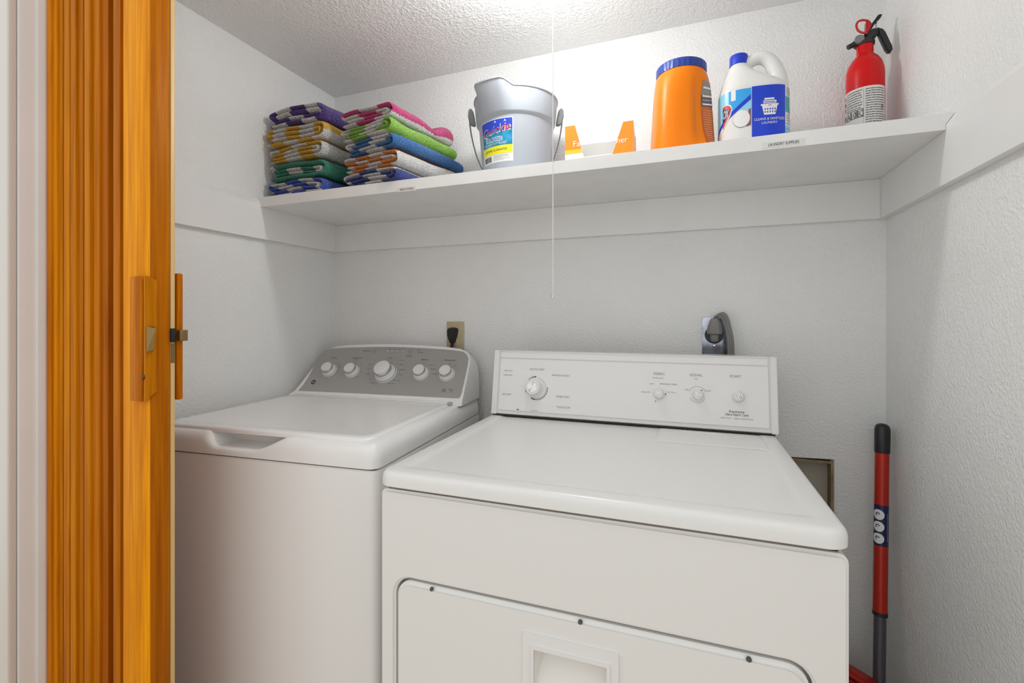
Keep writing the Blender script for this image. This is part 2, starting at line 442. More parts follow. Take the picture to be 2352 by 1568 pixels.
# shelf
shelf = thing('shelf', 'long painted wooden shelf across the closet', 'shelf', (W / 2, 0, ZS))
g = 0.0006
sp_ = [(TC + g, ZS + .0002), (W - TC - g, ZS + .0002), (W - TC - g, zt2 + g), (W - 0.006 - g, ZT - 0.004 + g), (W - 0.001, ZT - 0.003), (W - 0.001, ZT), (0.001, ZT), (0.001, ZT - 0.003), (0.006 + g, ZT - 0.004 + g), (TC + g, zt2 + g)]
bm = prism(sp_, lambda x, z: (x - W / 2, YS, z - ZS), (0, -YS - 0.001, 0))
obj('board', bm, M_SHELF, shelf, 0)
def shelf_tape(u0, u1, v, txt, hh, tilt=0.0):
    a = hit(u0, v, (0, YS, 0), (0, 1, 0)); b = hit(u1, v, (0, YS, 0), (0, 1, 0)); xm = (a.x + b.x) / 2; wd = b.x - a.x
    zc = hit((u0 + u1) / 2, v, (0, YS, 0), (0, 1, 0)).z
    tp = obj('label_tape', box(-wd / 2, wd / 2, -0.0006, 0, -hh / 2, hh / 2), mat('label tape', (0.80, 0.79, 0.77), 0.4), shelf, 0)
    tp.location = (xm - W / 2, YS - 0.0002, zc - ZS)
    d = Decal(plane_map((0, -0.0006, 0), (1, 0, 0), (0, 0, 1)))
    d.text(txt, 0.001, 0, 0.0065, M_INK, width=wd * 0.72)
    d.build('lettering', tp)
shelf_tape(913, 956, 434, 'BEACH TOWELS', 0.013)
shelf_tape(1750, 1848, 329, 'LAUNDRY SUPPLIES', 0.0125)

# recessed wall box beside the dryer
wb = thing('wall_box', 'open recessed box in the back wall behind the dryer corner', 'wall recess', (1.655, 0, 0.60))
x0, x1, z0, z1 = -0.055, 0.056, 0.0, 0.210
obj('back_panel', box(x0, x1, 0.040, 0.045, z0, z1), mat('pale back of recess', (0.42, 0.38, 0.31), 0.7), wb)
obj('right_side', box(x1 - 0.006, x1 - 0.0003, 0.002, 0.040, z0, z1), M_RAW, wb)
obj('left_side', box(x0 + 0.0003, x0 + 0.006, 0.002, 0.040, z0, z1), M_RAW, wb)
obj('top_side', box(x0 + .006, x1 - .006, 0.002, 0.040, z1 - 0.011, z1 - 0.005), M_RAW, wb)
obj('edge_trim', box(x1 + 0.0005, x1 + 0.006, -0.004, -0.0003, z0, z1 + 0.002, 0.0008), M_CARD, wb)

# ------------------------------------------------------------------ ceiling lamp
BX, BY, BZ = 0.984, -0.470, 1.967
lamp = thing('ceiling_lamp', 'bare lit bulb in a porcelain holder with a pull chain on the ceiling', 'lamp', (BX, BY, ZC))
obj('holder', lathe([(0, -0.0002), (0.057, -0.0002), (0.057, -0.012), (0.050, -0.020), (0.030, -0.026), (0.024, -0.038), (0.020, -0.042), (0, -0.042)]), M_PORC, lamp)
zb_ = BZ - ZC
obj('bulb', lathe([(0, zb_ - .030), (.008, zb_ - .029), (.017, zb_ - .0247), (.0245, zb_ - .0173), (.029, zb_ - .0077), (.03, zb_), (.0275, zb_ + .012), (.021, zb_ + .027), (.0155, zb_ + .042), (.0135, zb_ + .06), (.0135, -0.043), (0, -0.043)], 32), M_BULB, lamp, 60)
ce = hit(1270, 676, (0, -0.445, 0), (0, 1, 0)); ct = hit(1272, 0, (0, -0.445, 0), (0, 1, 0))
cx_, cy_ = ce.x - BX, ce.y - BY
ch = obj('pull_chain', tube([(cx_, cy_, -0.02), (cx_, cy_, ce.z - ZC)], 0.0011, 6), mat('white cord', (0.85, 0.84, 0.82), 0.5), lamp)
obj('chain_bell', lathe([(0, 0.004), (.0012, .004), (.0028, 0), (.0034, -.005), (.0028, -.008), (0, -.008)], 12, (cx_, cy_, ce.z - ZC)), M_CHROME, ch)
obj('chain_outlet', tube([(0.0, 0.0, -0.02), (cx_, cy_, -0.019)], 0.004, 8), M_PORC, lamp)

# ------------------------------------------------------------------ folding wooden door
YF, YBK = -0.945, -0.897
door = thing('folding_door', 'orange stained wooden accordion door folded at the left of the opening', 'door', (0.2, -0.92, 0))
def dx(u, y=YF): return hit(u, 700, (0, y, 0), (0, 1, 0)).x - 0.2
edges_px = [105, 118.5, 132, 145, 160.5, 175, 192, 209, 231, 251]
for i in range(len(edges_px)):
    a = edges_px[i] + 0.4; b = (edges_px[i + 1] if i + 1 < len(edges_px) else 277)
    if i == len(edges_px) - 1: a = 259
    gap = 1.6 if i not in (6, 7, 8) else 3.2
    off = [0.0, 0.004, 0.008, 0.003, 0.0, 0.005, 0.001, 0.006, 0.010, 0.004][i]
    xa = dx(a, YF + off); xb = dx(b - gap, YF + off)
    xa = max(xa, XJ - 0.2 + 0.0045)
    o = obj('slat', box(xa, xb, -0.025 + off, 0.055 + off * 0.5, 0.012, 2.0, 0.0022, 2), WOODS[(i * 2 + i // 3) % 5], door)
obj('gap_shade_strip', box(dx(106), dx(278), 0.030, 0.0325, 0.02, 1.99), mat('dark brown gap', (0.06, 0.015, 0.003), 0.8), door)  # dark strip across the slat gaps, their shade put into its colour
pxl, pxr = dx(281.5), dx(343)
post = obj('lead_post', box(pxl, pxr, YF + 0.92, YBK + 0.92, 0.012, 2.0, 0.003, 3), M_POST, door)
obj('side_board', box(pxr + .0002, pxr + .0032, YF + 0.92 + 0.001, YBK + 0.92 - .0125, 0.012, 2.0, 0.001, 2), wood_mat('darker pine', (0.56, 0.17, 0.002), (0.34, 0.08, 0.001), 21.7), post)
strip_y0, strip_y1 = YBK + 0.92 - .0118, YBK + 0.92 - .0045
obj('edge_strip', box(pxr - 0.001, pxr + 0.0046, strip_y0, strip_y1, 0.015, 1.995, 0.0004), M_STRIPL, post)
obj('track', box(XJ - 0.2 + .002, W - 0.06 - 0.2 - .002, -0.018, 0.018, 2.003, ZHEAD - .0005), M_CASING, door)
# handle plates front and back, wrapping the corner of the post
def zpx(v, u=330): return hit(u, v, (0, YF - 0.012, 0), (0, 1, 0)).z
hz0, hz1 = zpx(923), zpx(633)
hp = obj('handle_plate', box(pxr - 0.036, pxr - 0.001, YF + 0.92 - 0.013, YF + 0.92 - 0.0003, hz0, hz1, 0.003, 2), WOODS[0], door)
gp = [(YF + 0.92 - 0.012, hz0), (YF + 0.92 - 0.006, hz0 + 0.002), (YF + 0.92 - 0.001, hz0 + 0.010), (YF + 0.92 + 0.005, hz0 + 0.014), (YF + 0.92 + 0.010, hz0 + 0.014), (YF + 0.92 + 0.010, hz1 - 0.008), (YF + 0.92 - 0.004, hz1 - 0.001), (YF + 0.92 - 0.012, hz1)]
obj('finger_grip', prism(gp, lambda y, z: (pxr + 0.0034, y, z), (0.005, 0, 0), 0.001, 1), WOODS[4], hp)
zl0, zl1 = zpx(808), zpx(749)
lat = bmesh.new()
pxr += .004
P = [(pxr, -.031, zl0), (pxr + .009, -.038, zl0), (pxr + .015, -.030, zl0 + .003), (pxr, -.020, zl0), (pxr, -.031, zl1), (pxr + .012, -.040, zl1), (pxr + .023, -.030, zl1 - .004), (pxr, -.020, zl1)]
pxr -= .004
V = [lat.verts.new(p) for p in P]
for f in ((0, 1, 2, 3), (4, 5, 6, 7), (0, 1, 5, 4), (1, 2, 6, 5), (2, 3, 7, 6), (3, 0, 4, 7)): lat.faces.new([V[i] for i in f])
obj('latch_lever', lat, M_BRASS, hp, 20)
sc = hit(328, 866, (0, YF - 0.0135, 0), (0, 1, 0))
obj('screw', lathe([(0, .002), (.003, .0018), (.0048, 0), (0, 0)], 16, (sc.x - .2, YF + 0.92 - 0.0129, sc.z), (0, -1, 0)), mat('dark screw', (0.10, 0.06, 0.03), 0.4, metal=0.7), hp)
bp_ = obj('handle_plate', box(pxr - 0.034, pxr + 0.005, YBK + 0.92 + 0.0003, YBK + 0.92 + 0.012, hz0 - .006, hz1 + .01, 0.003, 2), WOODS[0], door)
zk0, zk1 = zpx(788, 392), zpx(760, 392)
obj('latch_lever', box(pxr + .0055, pxr + .016, YBK + .92 - 0.002, YBK + .92 + .014, zk0, zk1, 0.002, 2), M_BRASS, bp_)
obj('latch_bolt', box(pxr - .002, pxr + .0075, strip_y0 - .001, strip_y1 + .001, zk0 - .002, zk1 + .003, 0.001), M_DARK, post)
obj('strike_plate', box(pxr + .0042, pxr + .0054, strip_y0, strip_y1, zpx(842, 388), zpx(793, 388)), M_BRASS, post)

# ------------------------------------------------------------------ washer
WR = radians(5.0); WO = (0.0615, -0.752, 0.0); WM = frame(WO, WR)
WW, WD = 0.665, 0.655
washer = thing('washing_machine', 'white top loading washing machine with a grey control panel', 'washing machine', WO, WR)
loops = [[(x, y, z) for x, y in rrect(0.002 + i, WW - 0.002 - i, 0.003 + i, WD - i, 0.018)] for i, z in ((0.004, 0.02), (0, 0.024), (0, 0.868), (0.003, 0.872))]
obj('cabinet', loft(loops), M_ENAMEL, washer)
obj('seam_shadow_gap', box(0.012, WW - 0.012, 0.012, WD - 0.01, 0.870, 0.8785), M_DARK, washer)
# top cover with the finger scoop in its front edge
PA = [(0.0, .8765), (0.0, .892), (.0005, .904), (.003, .914), (.008, .922), (.016, .927), (.028, .929), (.045, .9295), (.060, .9295), (.075, .9295)]
PB = [(0.0, .8765), (0.0, .882), (.0008, .888), (.003, .8915), (.008, .8935), (.016, .894), (.030, .894), (.050, .8945), (.062, .899), (.063, .921)]
def sm(a, b, x): t = max(0, min(1, (x - a) / (b - a))); return t * t * (3 - 2 * t)
def sq(p, cx0, cx1, y):  # narrow the row towards the top so that the shoulders at both sides are rounded
    return p
xs = sorted(set([i * WW / 60 for i in range(61)] + [0.002, 0.005, 0.009, 0.014, WW - .002, WW - .005, WW - .009, WW - .014]))
def profile(x, steps=None):
    k = sm(0.195, 0.232, x) * (1 - sm(0.335, 0.44, x))
    pts = [(a[0] + (b[0] - a[0]) * k, a[1] + (b[1] - a[1]) * k) for a, b in zip(PA, PB)]
    d = min(x, WW - x); r = 0.026
    drop = (r - sqrt(max(0, r * r - (r - d) ** 2))) if d < r else 0.0
    back = drop * 0.85
    out = []
    for y, z in pts:
        f = max(0, (z - .8765) / (.9295 - .8765)); out.append((x, y + back, z - drop * f * 1.3))
    return out, drop
loops = []
for x in xs:
    row, drop = profile(x)
    zt = .9295 - drop * 1.3
    row += [(x, 0.30, zt), (x, WD - 0.012 - drop, zt), (x, WD - 0.004 - drop, .90), (x, WD - 0.003 - drop, .8765)]
    loops.append(row)
obj('top_cover', loft(loops, True, True), M_ENAMEL, washer, 50)
# lid
lidl = []
for i, z in ((0.004, .9222), (0.0, .9245), (0.0, .9315), (0.002, .9345), (0.005, .936)):
    lidl.append([(x, y, z) for x, y in rrect(0.030 + i, WW - 0.030 - i, 0.020 + i, 0.470 - i, 0.030)])
lidl.append([(x, y, .9362) for x, y in rrect(0.050, WW - .05, 0.045, 0.44, 0.025)])
lidl.append([(x, y, .9345) for x, y in rrect(0.058, WW - .058, 0.053, 0.432, 0.022)])
lid = obj('lid', loft(lidl), M_ENAMEL, washer, 40)
obj('hinge_cap', box(WW - 0.040, WW - 0.028, 0.462, 0.476, 0.930, 0.9395, 0.002), M_SHADE, lid)
obj('hinge_rail', box(0.045, WW - 0.045, 0.474, 0.492, 0.930, 0.938, 0.003), M_ENAMEL, washer)
# control console
PY0, PZ0, PY1, PZ1 = 0.500, 0.947, 0.630, 1.088
def pyz(z): return PY0 + (z - PZ0) * (PY1 - PY0) / (PZ1 - PZ0)
half = [(0.006, .926), (0.016, .934), (0.030, .946), (0.037, .965), (0.043, .990), (0.049, 1.020), (0.056, 1.048), (0.066, 1.070), (0.080, 1.085), (0.100, 1.0935), (0.14, 1.0985), (0.24, 1.1030)]
halfb = [(0.006, .926), (0.006, .934), (0.006, .946), (0.006, .965), (0.007, .990), (0.009, 1.015), (0.014, 1.038), (0.024, 1.058), (0.042, 1.073), (0.070, 1.082), (0.12, 1.087), (0.24, 1.0905)]
halfr = [(0.002, .926), (0.003, .934), (0.0045, .946), (0.0065, .965), (0.009, .990), (0.0125, 1.020), (0.017, 1.048), (0.026, 1.070), (0.042, 1.085), (0.068, 1.0935), (0.12, 1.0985), (0.24, 1.1030)]
cons = half + [(WW / 2, 1.1050)] + [(WW - x, z) for x, z in reversed(halfr)]
consb = halfb + [(WW / 2, 1.0925)] + [(WW - x, z) for x, z in reversed(halfb)]
bm = bmesh.new()
def mixl(k): return [(a_[0] + (b_[0] - a_[0]) * k, pyz(a_[1]) + (WD - pyz(a_[1])) * k, a_[1] + (b_[1] - a_[1]) * (k * k)) for a_, b_ in zip(cons, consb)]
V = [[bm.verts.new(p) for p in mixl(k)] for k in (0, .06, .3, .6, 1.0)]; n = len(cons)
bm.faces.new(V[0]); bm.faces.new(V[-1])
for A, B in zip(V[:-1], V[1:]):
    for i in range(n): bm.faces.new((A[i], A[(i + 1) % n], B[(i + 1) % n], B[i]))
bmesh.ops.recalc_face_normals(bm, faces=bm.faces)
fe = [e for e in bm.edges if e.verts[0] in V[0] and e.verts[1] in V[0]]
bmesh.ops.bevel(bm, geom=fe, offset=0.004, segments=3, affect='EDGES', clamp_overlap=True)
console = obj('console', bm, M_ENAMEL, washer, 40)
nrm = Vector((0, -(PZ1 - PZ0), PY1 - PY0)).normalized(); up = Vector((0, PY1 - PY0, PZ1 - PZ0)).normalized()
PO = Vector((0, PY0, PZ0))
def ppx(u, v):
    h_ = hit(u, v, PO, nrm, WM); return h_.x, (h_ - PO).dot(up)
pm = plane_map(PO, (1, 0, 0), up)
face_px = [(686, 897), (697, 884), (708, 868), (719, 846), (729, 826), (738, 813), (747, 805), (757, 801), (800, 798.5), (860, 797), (915, 797), (980, 800), (1030, 803.5), (1057, 806.5), (1066, 809), (1073, 815), (1076, 824), (1074, 840), (1068, 868), (1062, 900), (1060, 909), (1055, 914), (1049, 914.5), (960, 910), (870, 905.5), (780, 901)]
fp = [ppx(*p) for p in face_px]
fp = [(min(max(x, 0.036), WW - 0.014), y) for x, y in fp]
panel = obj('control_panel', prism(fp, lambda x, y: pm(x, y, 0.0002), nrm * 0.0012), M_GREYP, washer, 20)
pm2 = lambda x, y, o: pm(x, y, 0.0014 + o)
def knob(u, v, r, h, parent, nrm, mapf, face, ringmat=M_CHROME, accent=None):
    c = mapf(*face(u, v), 0.0)
    b = obj('knob', lathe([(0, 0), (r, 0), (r, .003), (r * .97, .0055), (r * .86, .0065), (r * .80, .010), (r * .72, h * .55), (0, h * .55)], 40, c, nrm), M_PLASTW, parent)
    obj('chrome_ring', lathe([(r * .70, h * .55), (r * .74, h * .58), (r * .74, h * .78), (r * .70, h * .86), (r * .6, h * .86)], 40, c, nrm), ringmat, b)
    obj('knob_cap', lathe([(0, h * .50), (r * .68, h * .50), (r * .68, h * .97), (r * .64, h), (0, h * 1.01)], 40, c, nrm), M_PLASTW, b)
    if accent:
        obj('dial_marks', lathe([(r * .90, .0061), (r * .96, .0058)], 40, c, nrm), accent, b, 0)
    return b
for (u, v, r) in ((757.5, 852, .0275), (809.5, 854, .0275), (967.5, 858.5, .0280), (1027, 860.5, .0280)):
    knob(u, v, r, .028, washer, nrm, pm2, ppx, accent=M_INKG)
kb = knob(886, 858, .0405, .038, washer, nrm, pm2, ppx, accent=mat('dial blue', (0.10, 0.16, 0.30), 0.4))
for (u, v) in ((861, 805.5), (943.5, 806.5)):
    obj('button', lathe([(0, 0), (.0085, 0), (.0085, .0015), (.0075, .0022), (0, .002)], 24, pm2(*ppx(u, v), 0), nrm), mat('grey button', (0.36, 0.355, 0.35), 0.35, metal=0.2), washer)
d = Decal(pm2)
def wt(t, u, v, h, m=M_INK, **k): x, y = ppx(u, v); d.text(t, x, y, h, m, **k)
wt('Soil Level', 768, 822, .0052); wt('Temperature', 820, 822, .0052); wt('Wash/Rinse', 819, 826.5, .0030)
wt('Whites', 897, 822.5, .0046); wt('Options', 976, 826, .0058); wt('Precise Fill', 1034, 827.5, .0064)
wt('Start/Pause', 843, 806, .0040, width=.030); wt('Wash  Soak  Rinse  Spin  Done', 911, 803, .0034, width=.062)
for i in range(4):
    x, y = ppx(891 + i * 11.5, 806.5); d.grid(x - .006, x + .006, y - .0008, y + .0008, M_WHITEI, .0006)
wt('Signal', 963, 805, .0034); wt('Lid Locked', 966, 810, .0034); wt('Extra Rinse', 940, 815.5, .0034); wt('Second Spin', 939, 819.5, .0034)
for t, u, v in (('Colors', 925, 828), ('Normal', 923, 838), ('Delicates', 925, 849), ('Casuals', 921, 861), ('Active Wear', 912, 874), ('Speed Wash', 899, 881), ('Heavy', 851, 837), ('Bulky', 847, 847), ('Bedding', 846, 859), ('Drain', 851, 871), ('Spin Only', 856, 880)):
    wt(t, u, v, .0034)
for t, u, v in (('Off', 974, 834), ('Auto Soak', 991, 839), ('Deep Rinse', 996, 848), ('Deep Fill', 1000, 859), ('Light', 779, 834), ('Medium', 781, 840), ('Heavy', 780, 845), ('Hot', 818, 832), ('Warm', 830, 839), ('Cool', 829, 853), ('Cold', 820, 866), ('Off', 1033, 837), ('More', 1046, 841), ('Less', 1053, 849)):
    wt(t, u, v, .0032)
x, y = ppx(1020, 897); d.ring(x, y, .0055, .0065, M_INK); d.text('HE', x, y, .0045, M_INK)
wt('Energy', 1036, 895, .0036); wt('Star', 1037, 900, .0036)
d.build('panel_lettering', panel)['kind'] = 'stuff'
x, y = ppx(720.5, 878)
d = Decal(pm2); d.disc(x, y, .0125, M_CHROME, .0008, 28); d.ring(x, y, .0095, .0105, M_INK, off=.0010); d.disc(x, y, .0090, M_INK, .0010, 28); d.text('GE', x, y, .0085, M_CHROME, .0013, shear=.2)
d.build('round_badge', panel)

# ------------------------------------------------------------------ dryer
DR = radians(1.0); DO = (0.803, -0.797, 0.0); DM = frame(DO, DR)
DW, DDP, DT = 0.746, 0.70, 0.9165
dryer = thing('clothes_dryer', 'white front loading clothes dryer with glossy white console', 'dryer', DO, DR)
DFY = 0.010
obj('cabinet', loft([[(x, y, z) for x, y in rrect(0.002 + i, DW - 0.002 - i, DFY + 0.028, DDP - i, 0.006)] for i, z in ((0.003, 0.02), (0, 0.023), (0, 0.878), (0.002, 0.880))]), M_ENAMEL2, dryer)
obj('lid_shadow_gap', box(0.012, DW - 0.012, 0.020, DDP - 0.01, 0.879, 0.8875), M_DARK, dryer)
# front panel with the door opening
DX0, DX1, DZ0, DZ1 = 0.032, 0.704, 0.18, 0.722
bm = slab([rrect(0.001, DW - 0.001, 0.02, 0.8805, 0.012), rrect(DX0, DX1, DZ0, DZ1, 0.034, 8)], lambda x, z: (x, DFY, z), (0, 0.027, 0))
bmesh.ops.recalc_face_normals(bm, faces=bm.faces)
be = [e for e in bm.edges if all(abs(v.co.y - DFY) < 1e-6 for v in e.verts) and len(e.link_faces) == 2 and abs(e.link_faces[0].normal.dot(e.link_faces[1].normal)) < .5]
bmesh.ops.bevel(bm, geom=be, offset=0.0045, segments=3, affect='EDGES')
obj('front_panel', bm, M_ENAMEL2, dryer, 40)
# door, with the opening of the hand grip
gX0, gX1, gZ0, gZ1 = 0.303, 0.424, 0.585, 0.657
gg = 0.0045
dl = rrect(DX0 + gg, DX1 - gg, DZ0 + gg, DZ1 - gg, 0.031, 8)
bm = slab([dl, [(gX0, gZ0), (gX1, gZ0), (gX1, gZ1), (gX0, gZ1)]], lambda x, z: (x, DFY - 0.003, z), (0, 0.028, 0))
bmesh.ops.recalc_face_normals(bm, faces=bm.faces)
be = [e for e in bm.edges if all(abs(v.co.y - (DFY - .003)) < 1e-6 for v in e.verts) and len(e.link_faces) == 2 and abs(e.link_faces[0].normal.dot(e.link_faces[1].normal)) < .5
      and not all(gX0 - .001 < v.co.x < gX1 + .001 and gZ0 - .001 < v.co.z < gZ1 + .001 for v in e.verts)]
bmesh.ops.bevel(bm, geom=be, offset=0.007, segments=3, affect='EDGES')
ddoor = obj('door', bm, M_ENAMEL2, dryer, 40)
for u, v in ((992, 1348), (1333, 1423), (1720, 1510)):
    p = hit(u, v, (0, DFY, 0), (0, 1, 0), DM)
    obj('screw', lathe([(0, .0012), (.0025, .001), (.0038, 0), (0, 0)], 14, (p.x, DFY - .0008, DZ1 - gg - .0045), (0, -.8, .6)), mat('screw steel', (0.10, 0.085, 0.07), 0.4, metal=0.6), ddoor)
# hand grip: raised frame and a cup with a sloping floor
gy = DFY - 0.003
fr_ = slab([rrect(0.284, 0.441, 0.566, 0.679, 0.004), rrect(gX0, gX1, gZ0, gZ1, 0.002)], lambda x, z: (x, gy - .0035, z), (0, .0034, 0))
grip = obj('handle_frame', fr_, M_GLOSSW, ddoor, 20)
obj('handle_rim', slab([rrect(0.299, 0.428, 0.581, 0.661, 0.003), rrect(gX0 + .001, gX1 - .001, gZ0 + .001, gZ1 - .001, 0.002)], lambda x, z: (x, gy - .006, z), (0, .003, 0)), M_GLOSSW, grip, 20)
bm = bmesh.new()
e_ = .0004
c = [bm.verts.new(p) for p in ((gX0 + e_, gy, gZ0 + e_), (gX1 - e_, gy, gZ0 + e_), (gX1 - e_, gy, gZ1 - e_), (gX0 + e_, gy, gZ1 - e_), (gX0 + .012, gy + .026, gZ1 - .014), (gX1 - .006, gy + .026, gZ1 - .014), (gX1 - .003, gy + .026, gZ1 - .003), (gX0 + .006, gy + .026, gZ1 - .003))]
for f in ((0, 1, 5, 4), (1, 2, 6, 5), (2, 3, 7, 6), (3, 0, 4, 7), (4, 5, 6, 7)): bm.faces.new([c[i] for i in f])
obj('handle_cup', bm, mat('cream plastic', (0.82, 0.79, 0.75), 0.25), grip, 20)
# top
tl = []
for i, z in ((0.004, .8878), (0.0, .8905), (0.0, .904), (0.0015, .910), (0.005, .9145), (0.011, .9165), (0.034, .9165), (0.038, .9158), (0.044, .9142), (0.050, .9138)):
    tl.append([(x, y, z) for x, y in rrect(-0.001 + i, DW + 0.001 - i, 0.0 + i, DDP - i, max(0.028 - i * .4, .008), 7)])
top = obj('top', loft(tl), M_ENAMEL2, dryer, 50)
lp = [hit(u, v, (0, 0, .9145), (0, 0, 1), DM) for u, v in ((1507, 1013), (1757, 1030))]
obj('lint_door', loft([[(x, y, z) for x, y in rrect(lp[0].x + i, lp[1].x + .008 - i, lp[0].y + i, 0.535, 0.004, 3)] for i, z in ((0, .9140), (0, .9155), (0.002, .9165), (0.006, .9167))]), M_ENAMEL2, dryer, 40)
obj('lint_door_grip', box(lp[0].x + .055, lp[0].x + .16, 0.505, 0.530, .9166, .9180, .0006), M_ENAMEL2, dryer)
# console
CY0, CZ0, CY1, CZ1 = 0.545, 0.9185, 0.575, 1.103
cp = [(CY0, CZ0), (CY1, CZ1), (0.69, CZ1 - .004), (0.69, CZ0)]
ccab = obj('console', prism(cp, lambda y, z: (0.006, y, z), (DW - 0.004, 0, 0), 0.004, 3), M_ENAMEL2, dryer)
cn = Vector((0, -(CZ1 - CZ0), CY1 - CY0)).normalized(); cu = Vector((0, CY1 - CY0, CZ1 - CZ0)).normalized(); CO = Vector((0, CY0, CZ0))
cm = plane_map(CO, (1, 0, 0), cu)
def cpx(u, v):
    h_ = hit(u, v, CO, cn, DM); return h_.x, (h_ - CO).dot(cu)
obj('console_seam', box(0.010, DW - 0.004, CY0 - .0035, CY0 + .01, .9166, .9200), M_DARK, dryer)
a = cpx(1152, 948); b = cpx(1768, 845); L_ = (CZ1 - CZ0) / cu.z
fx0, fx1 = 0.026, DW - 0.016
glass = obj('console_face', prism(rrect(fx0, fx1, 0.014, L_ - 0.024, 0.004), lambda x, y: cm(x, y, 0.0003), cn * 0.0025, .0008, 2), M_GLOSSW, dryer, 30)
obj('console_top_band', prism([(fx0, L_ - .021), (fx1, L_ - .021), (fx1, L_ - .006), (fx0, L_ - .006)], lambda x, y: cm(x, y, 0.0003), cn * 0.0018, .0006, 2), M_GLOSSW, dryer, 30)
for sx0, sx1 in ((0.0045, 0.022), (DW - 0.012, DW + 0.0035)):
    obj('console_end_cap', prism([(sx0, 0.0015), (sx1, 0.0015), (sx1, L_ + .0005), (sx0, L_ + .0005)], lambda x, y: cm(x, y, 0.0003), cn * 0.004, .0015, 2), M_PLASTW, dryer, 30)
cm2 = lambda x, y, o: cm(x, y, 0.0028 + o)
def dryer_knob(u, v, r, h, skirt):
    c_ = cm2(*cpx(u, v), 0)
    b_ = obj('knob', lathe([(0, 0), (skirt, 0), (skirt, .0025), (skirt * .96, .0035), (r * 1.02, .0045), (r, h * .5), (r * .93, h * .93), (r * .86, h), (0, h)], 40, c_, cn), M_PLASTW, dryer)
    fb = bmesh.new(); q = cn.to_track_quat('Z', 'Y').to_matrix().to_4x4(); N = 16
    cc = fb.verts.new((0, 0, h + .0012)); rr_ = [fb.verts.new((r * .62 * cos(2 * pi * k / N), r * .62 * sin(2 * pi * k / N), h + .0003 + (.0010 if k % 2 else 0))) for k in range(N)]
    for k in range(N): fb.faces.new((cc, rr_[k], rr_[(k + 1) % N]))
    bmesh.ops.transform(fb, matrix=Matrix.Translation(c_) @ q, verts=fb.verts)
    obj('metal_inlay', fb, M_CHROME, b_, 0)
    return b_
dryer_knob(1229, 889, .023, .026, .0275)
for u, v in ((1514, 904), (1603, 907), (1695, 911)): dryer_knob(u, v, .0115, .018, .0145)
d = Decal(cm2)
def ct_(t, u, v, h, m=M_INKG, **k): x, y = cpx(u, v); d.text(t, x, y, h, m, **k)
x, y = cpx(1233, 891)
for a0, a1, mm in ((95, 138, M_INK), (170, 208, M_INK), (-118, -92, M_INK), (-90, 10, M_INKG)):
    k = a0
    while k < a1 - 4:
        d.ring(x, y, .0305, .0340, mm, k, k + (7 if mm is M_INK else 12), n=5); k += 9 if mm is M_INK else 14
d.ring(x, y, .0278, .0284, M_INKG)
ct_('AUTO DRY', 1235, 848, .0062, M_INKG); ct_('VERY DRY', 1168, 851, .0042); ct_('MORE DRY', 1168, 861, .0042); ct_('AIR DRY', 1165, 905, .0055)
ct_('WRINKLE GUARD', 1288, 862, .0046); ct_('TIMED DRY', 1293, 911, .0056); ct_('TOUCH UP', 1294, 935, .0056)
ct_('FABRIC', 1514, 858, .0066, M_INKG); ct_('SIGNAL', 1599, 861, .0066, M_INKG); ct_('START', 1689, 864, .0066, M_INKG)
ct_('DELICATE', 1483, 900, .0036); ct_('LOW', 1497, 881, .0036); ct_('PERMANENT PRESS', 1535, 882, .0036); ct_('COTTON', 1541, 901, .0036); ct_('OFF', 1577, 895, .0036); ct_('LOUD', 1626, 897, .0036); ct_('TEMPERATURE', 1511, 868, .0030); ct_('END', 1599, 870, .0030)
ct_('Kenmore', 1692, 945, .0066, M_INK); ct_('Ultra Fabric Care', 1692, 952, .0060, M_INK, width=.052); ct_('HEAVY DUTY    SUPER CAPACITY PLUS', 1692, 961, .0034, width=.072)
x, y = cpx(1529, 905); d.disc(x, y, .0016, M_INK); x, y = cpx(1612, 896); d.disc(x, y, .0014, M_INK); x, y = cpx(1506, 921); d.disc(x, y, .0013, M_INK)
x, y = cpx(1602, 907); d.ring(x, y, .0215, .0222, M_INKG, 20, 160); d.ring(x, y, .0190, .0196, M_INKG, 200, 340)
x, y = cpx(1190, 940); d.grid(x - .003, x + .003, y - .0012, y + .0012, M_INK, .0006)
ct_('Lint Screen', 1228, 943, .0030)
d.build('console_lettering', glass)['kind'] = 'stuff'

# ------------------------------------------------------------------ outlets, plugs and cords
wo = thing('wall_outlet', 'ivory wall outlet plate above the washing machine', 'outlet', (0.548, 0, 1.13))
obj('cover_plate', box(-0.035, 0.035, -0.006, -0.0003, -0.057, 0.057, 0.0025, 2), M_BEIGE, wo)
for z in (0.0195, -0.0195):
    obj('socket_face', loft([[(x, -0.006 - h_, z + y) for x, y in rrect(-.0165 + i, .0165 - i, -.014 + i, .014 - i, .008)] for i, h_ in ((0, 0), (0, .0015), (.001, .002))]), M_BEIGE, wo)
pl = thing('washer_plug', 'black plug and cord in the ivory wall outlet', 'plug', (0.548, -0.0085, 1.1495))
bx = -0.004
obj('plug_body', loft([[(bx + x, -y0 + .0, z) for x, y0, z in ((-a_, 0, zz), (-a_ * .8, d_, zz), (a_ * .8, d_, zz), (a_, 0, zz))] for a_, d_, zz in ((.008, .010, .016), (.018, .018, .012), (.019, .022, .004), (.015, .026, -.012), (.010, .024, -.028), (.006, .018, -.040))]), M_BLACKR, pl, 50)
obj('cord', tube(spline([(bx, -.012, -.036), (bx - .002, -.016, -.060), (bx - .004, -.030, -.11), (bx, -.035, -.25), (bx + .02, -.03, -.6), (bx + .02, -.03, -1.12)]), .0048, 10), M_BLACKR, pl)
obj('cord_tag', tube(spline([(bx + .008, -.018, -.030), (bx + .011, -.022, -.040), (bx + .009, -.022, -.048), (bx + .004, -.02, -.056)]), .0016, 6), M_BLACKR, pl)

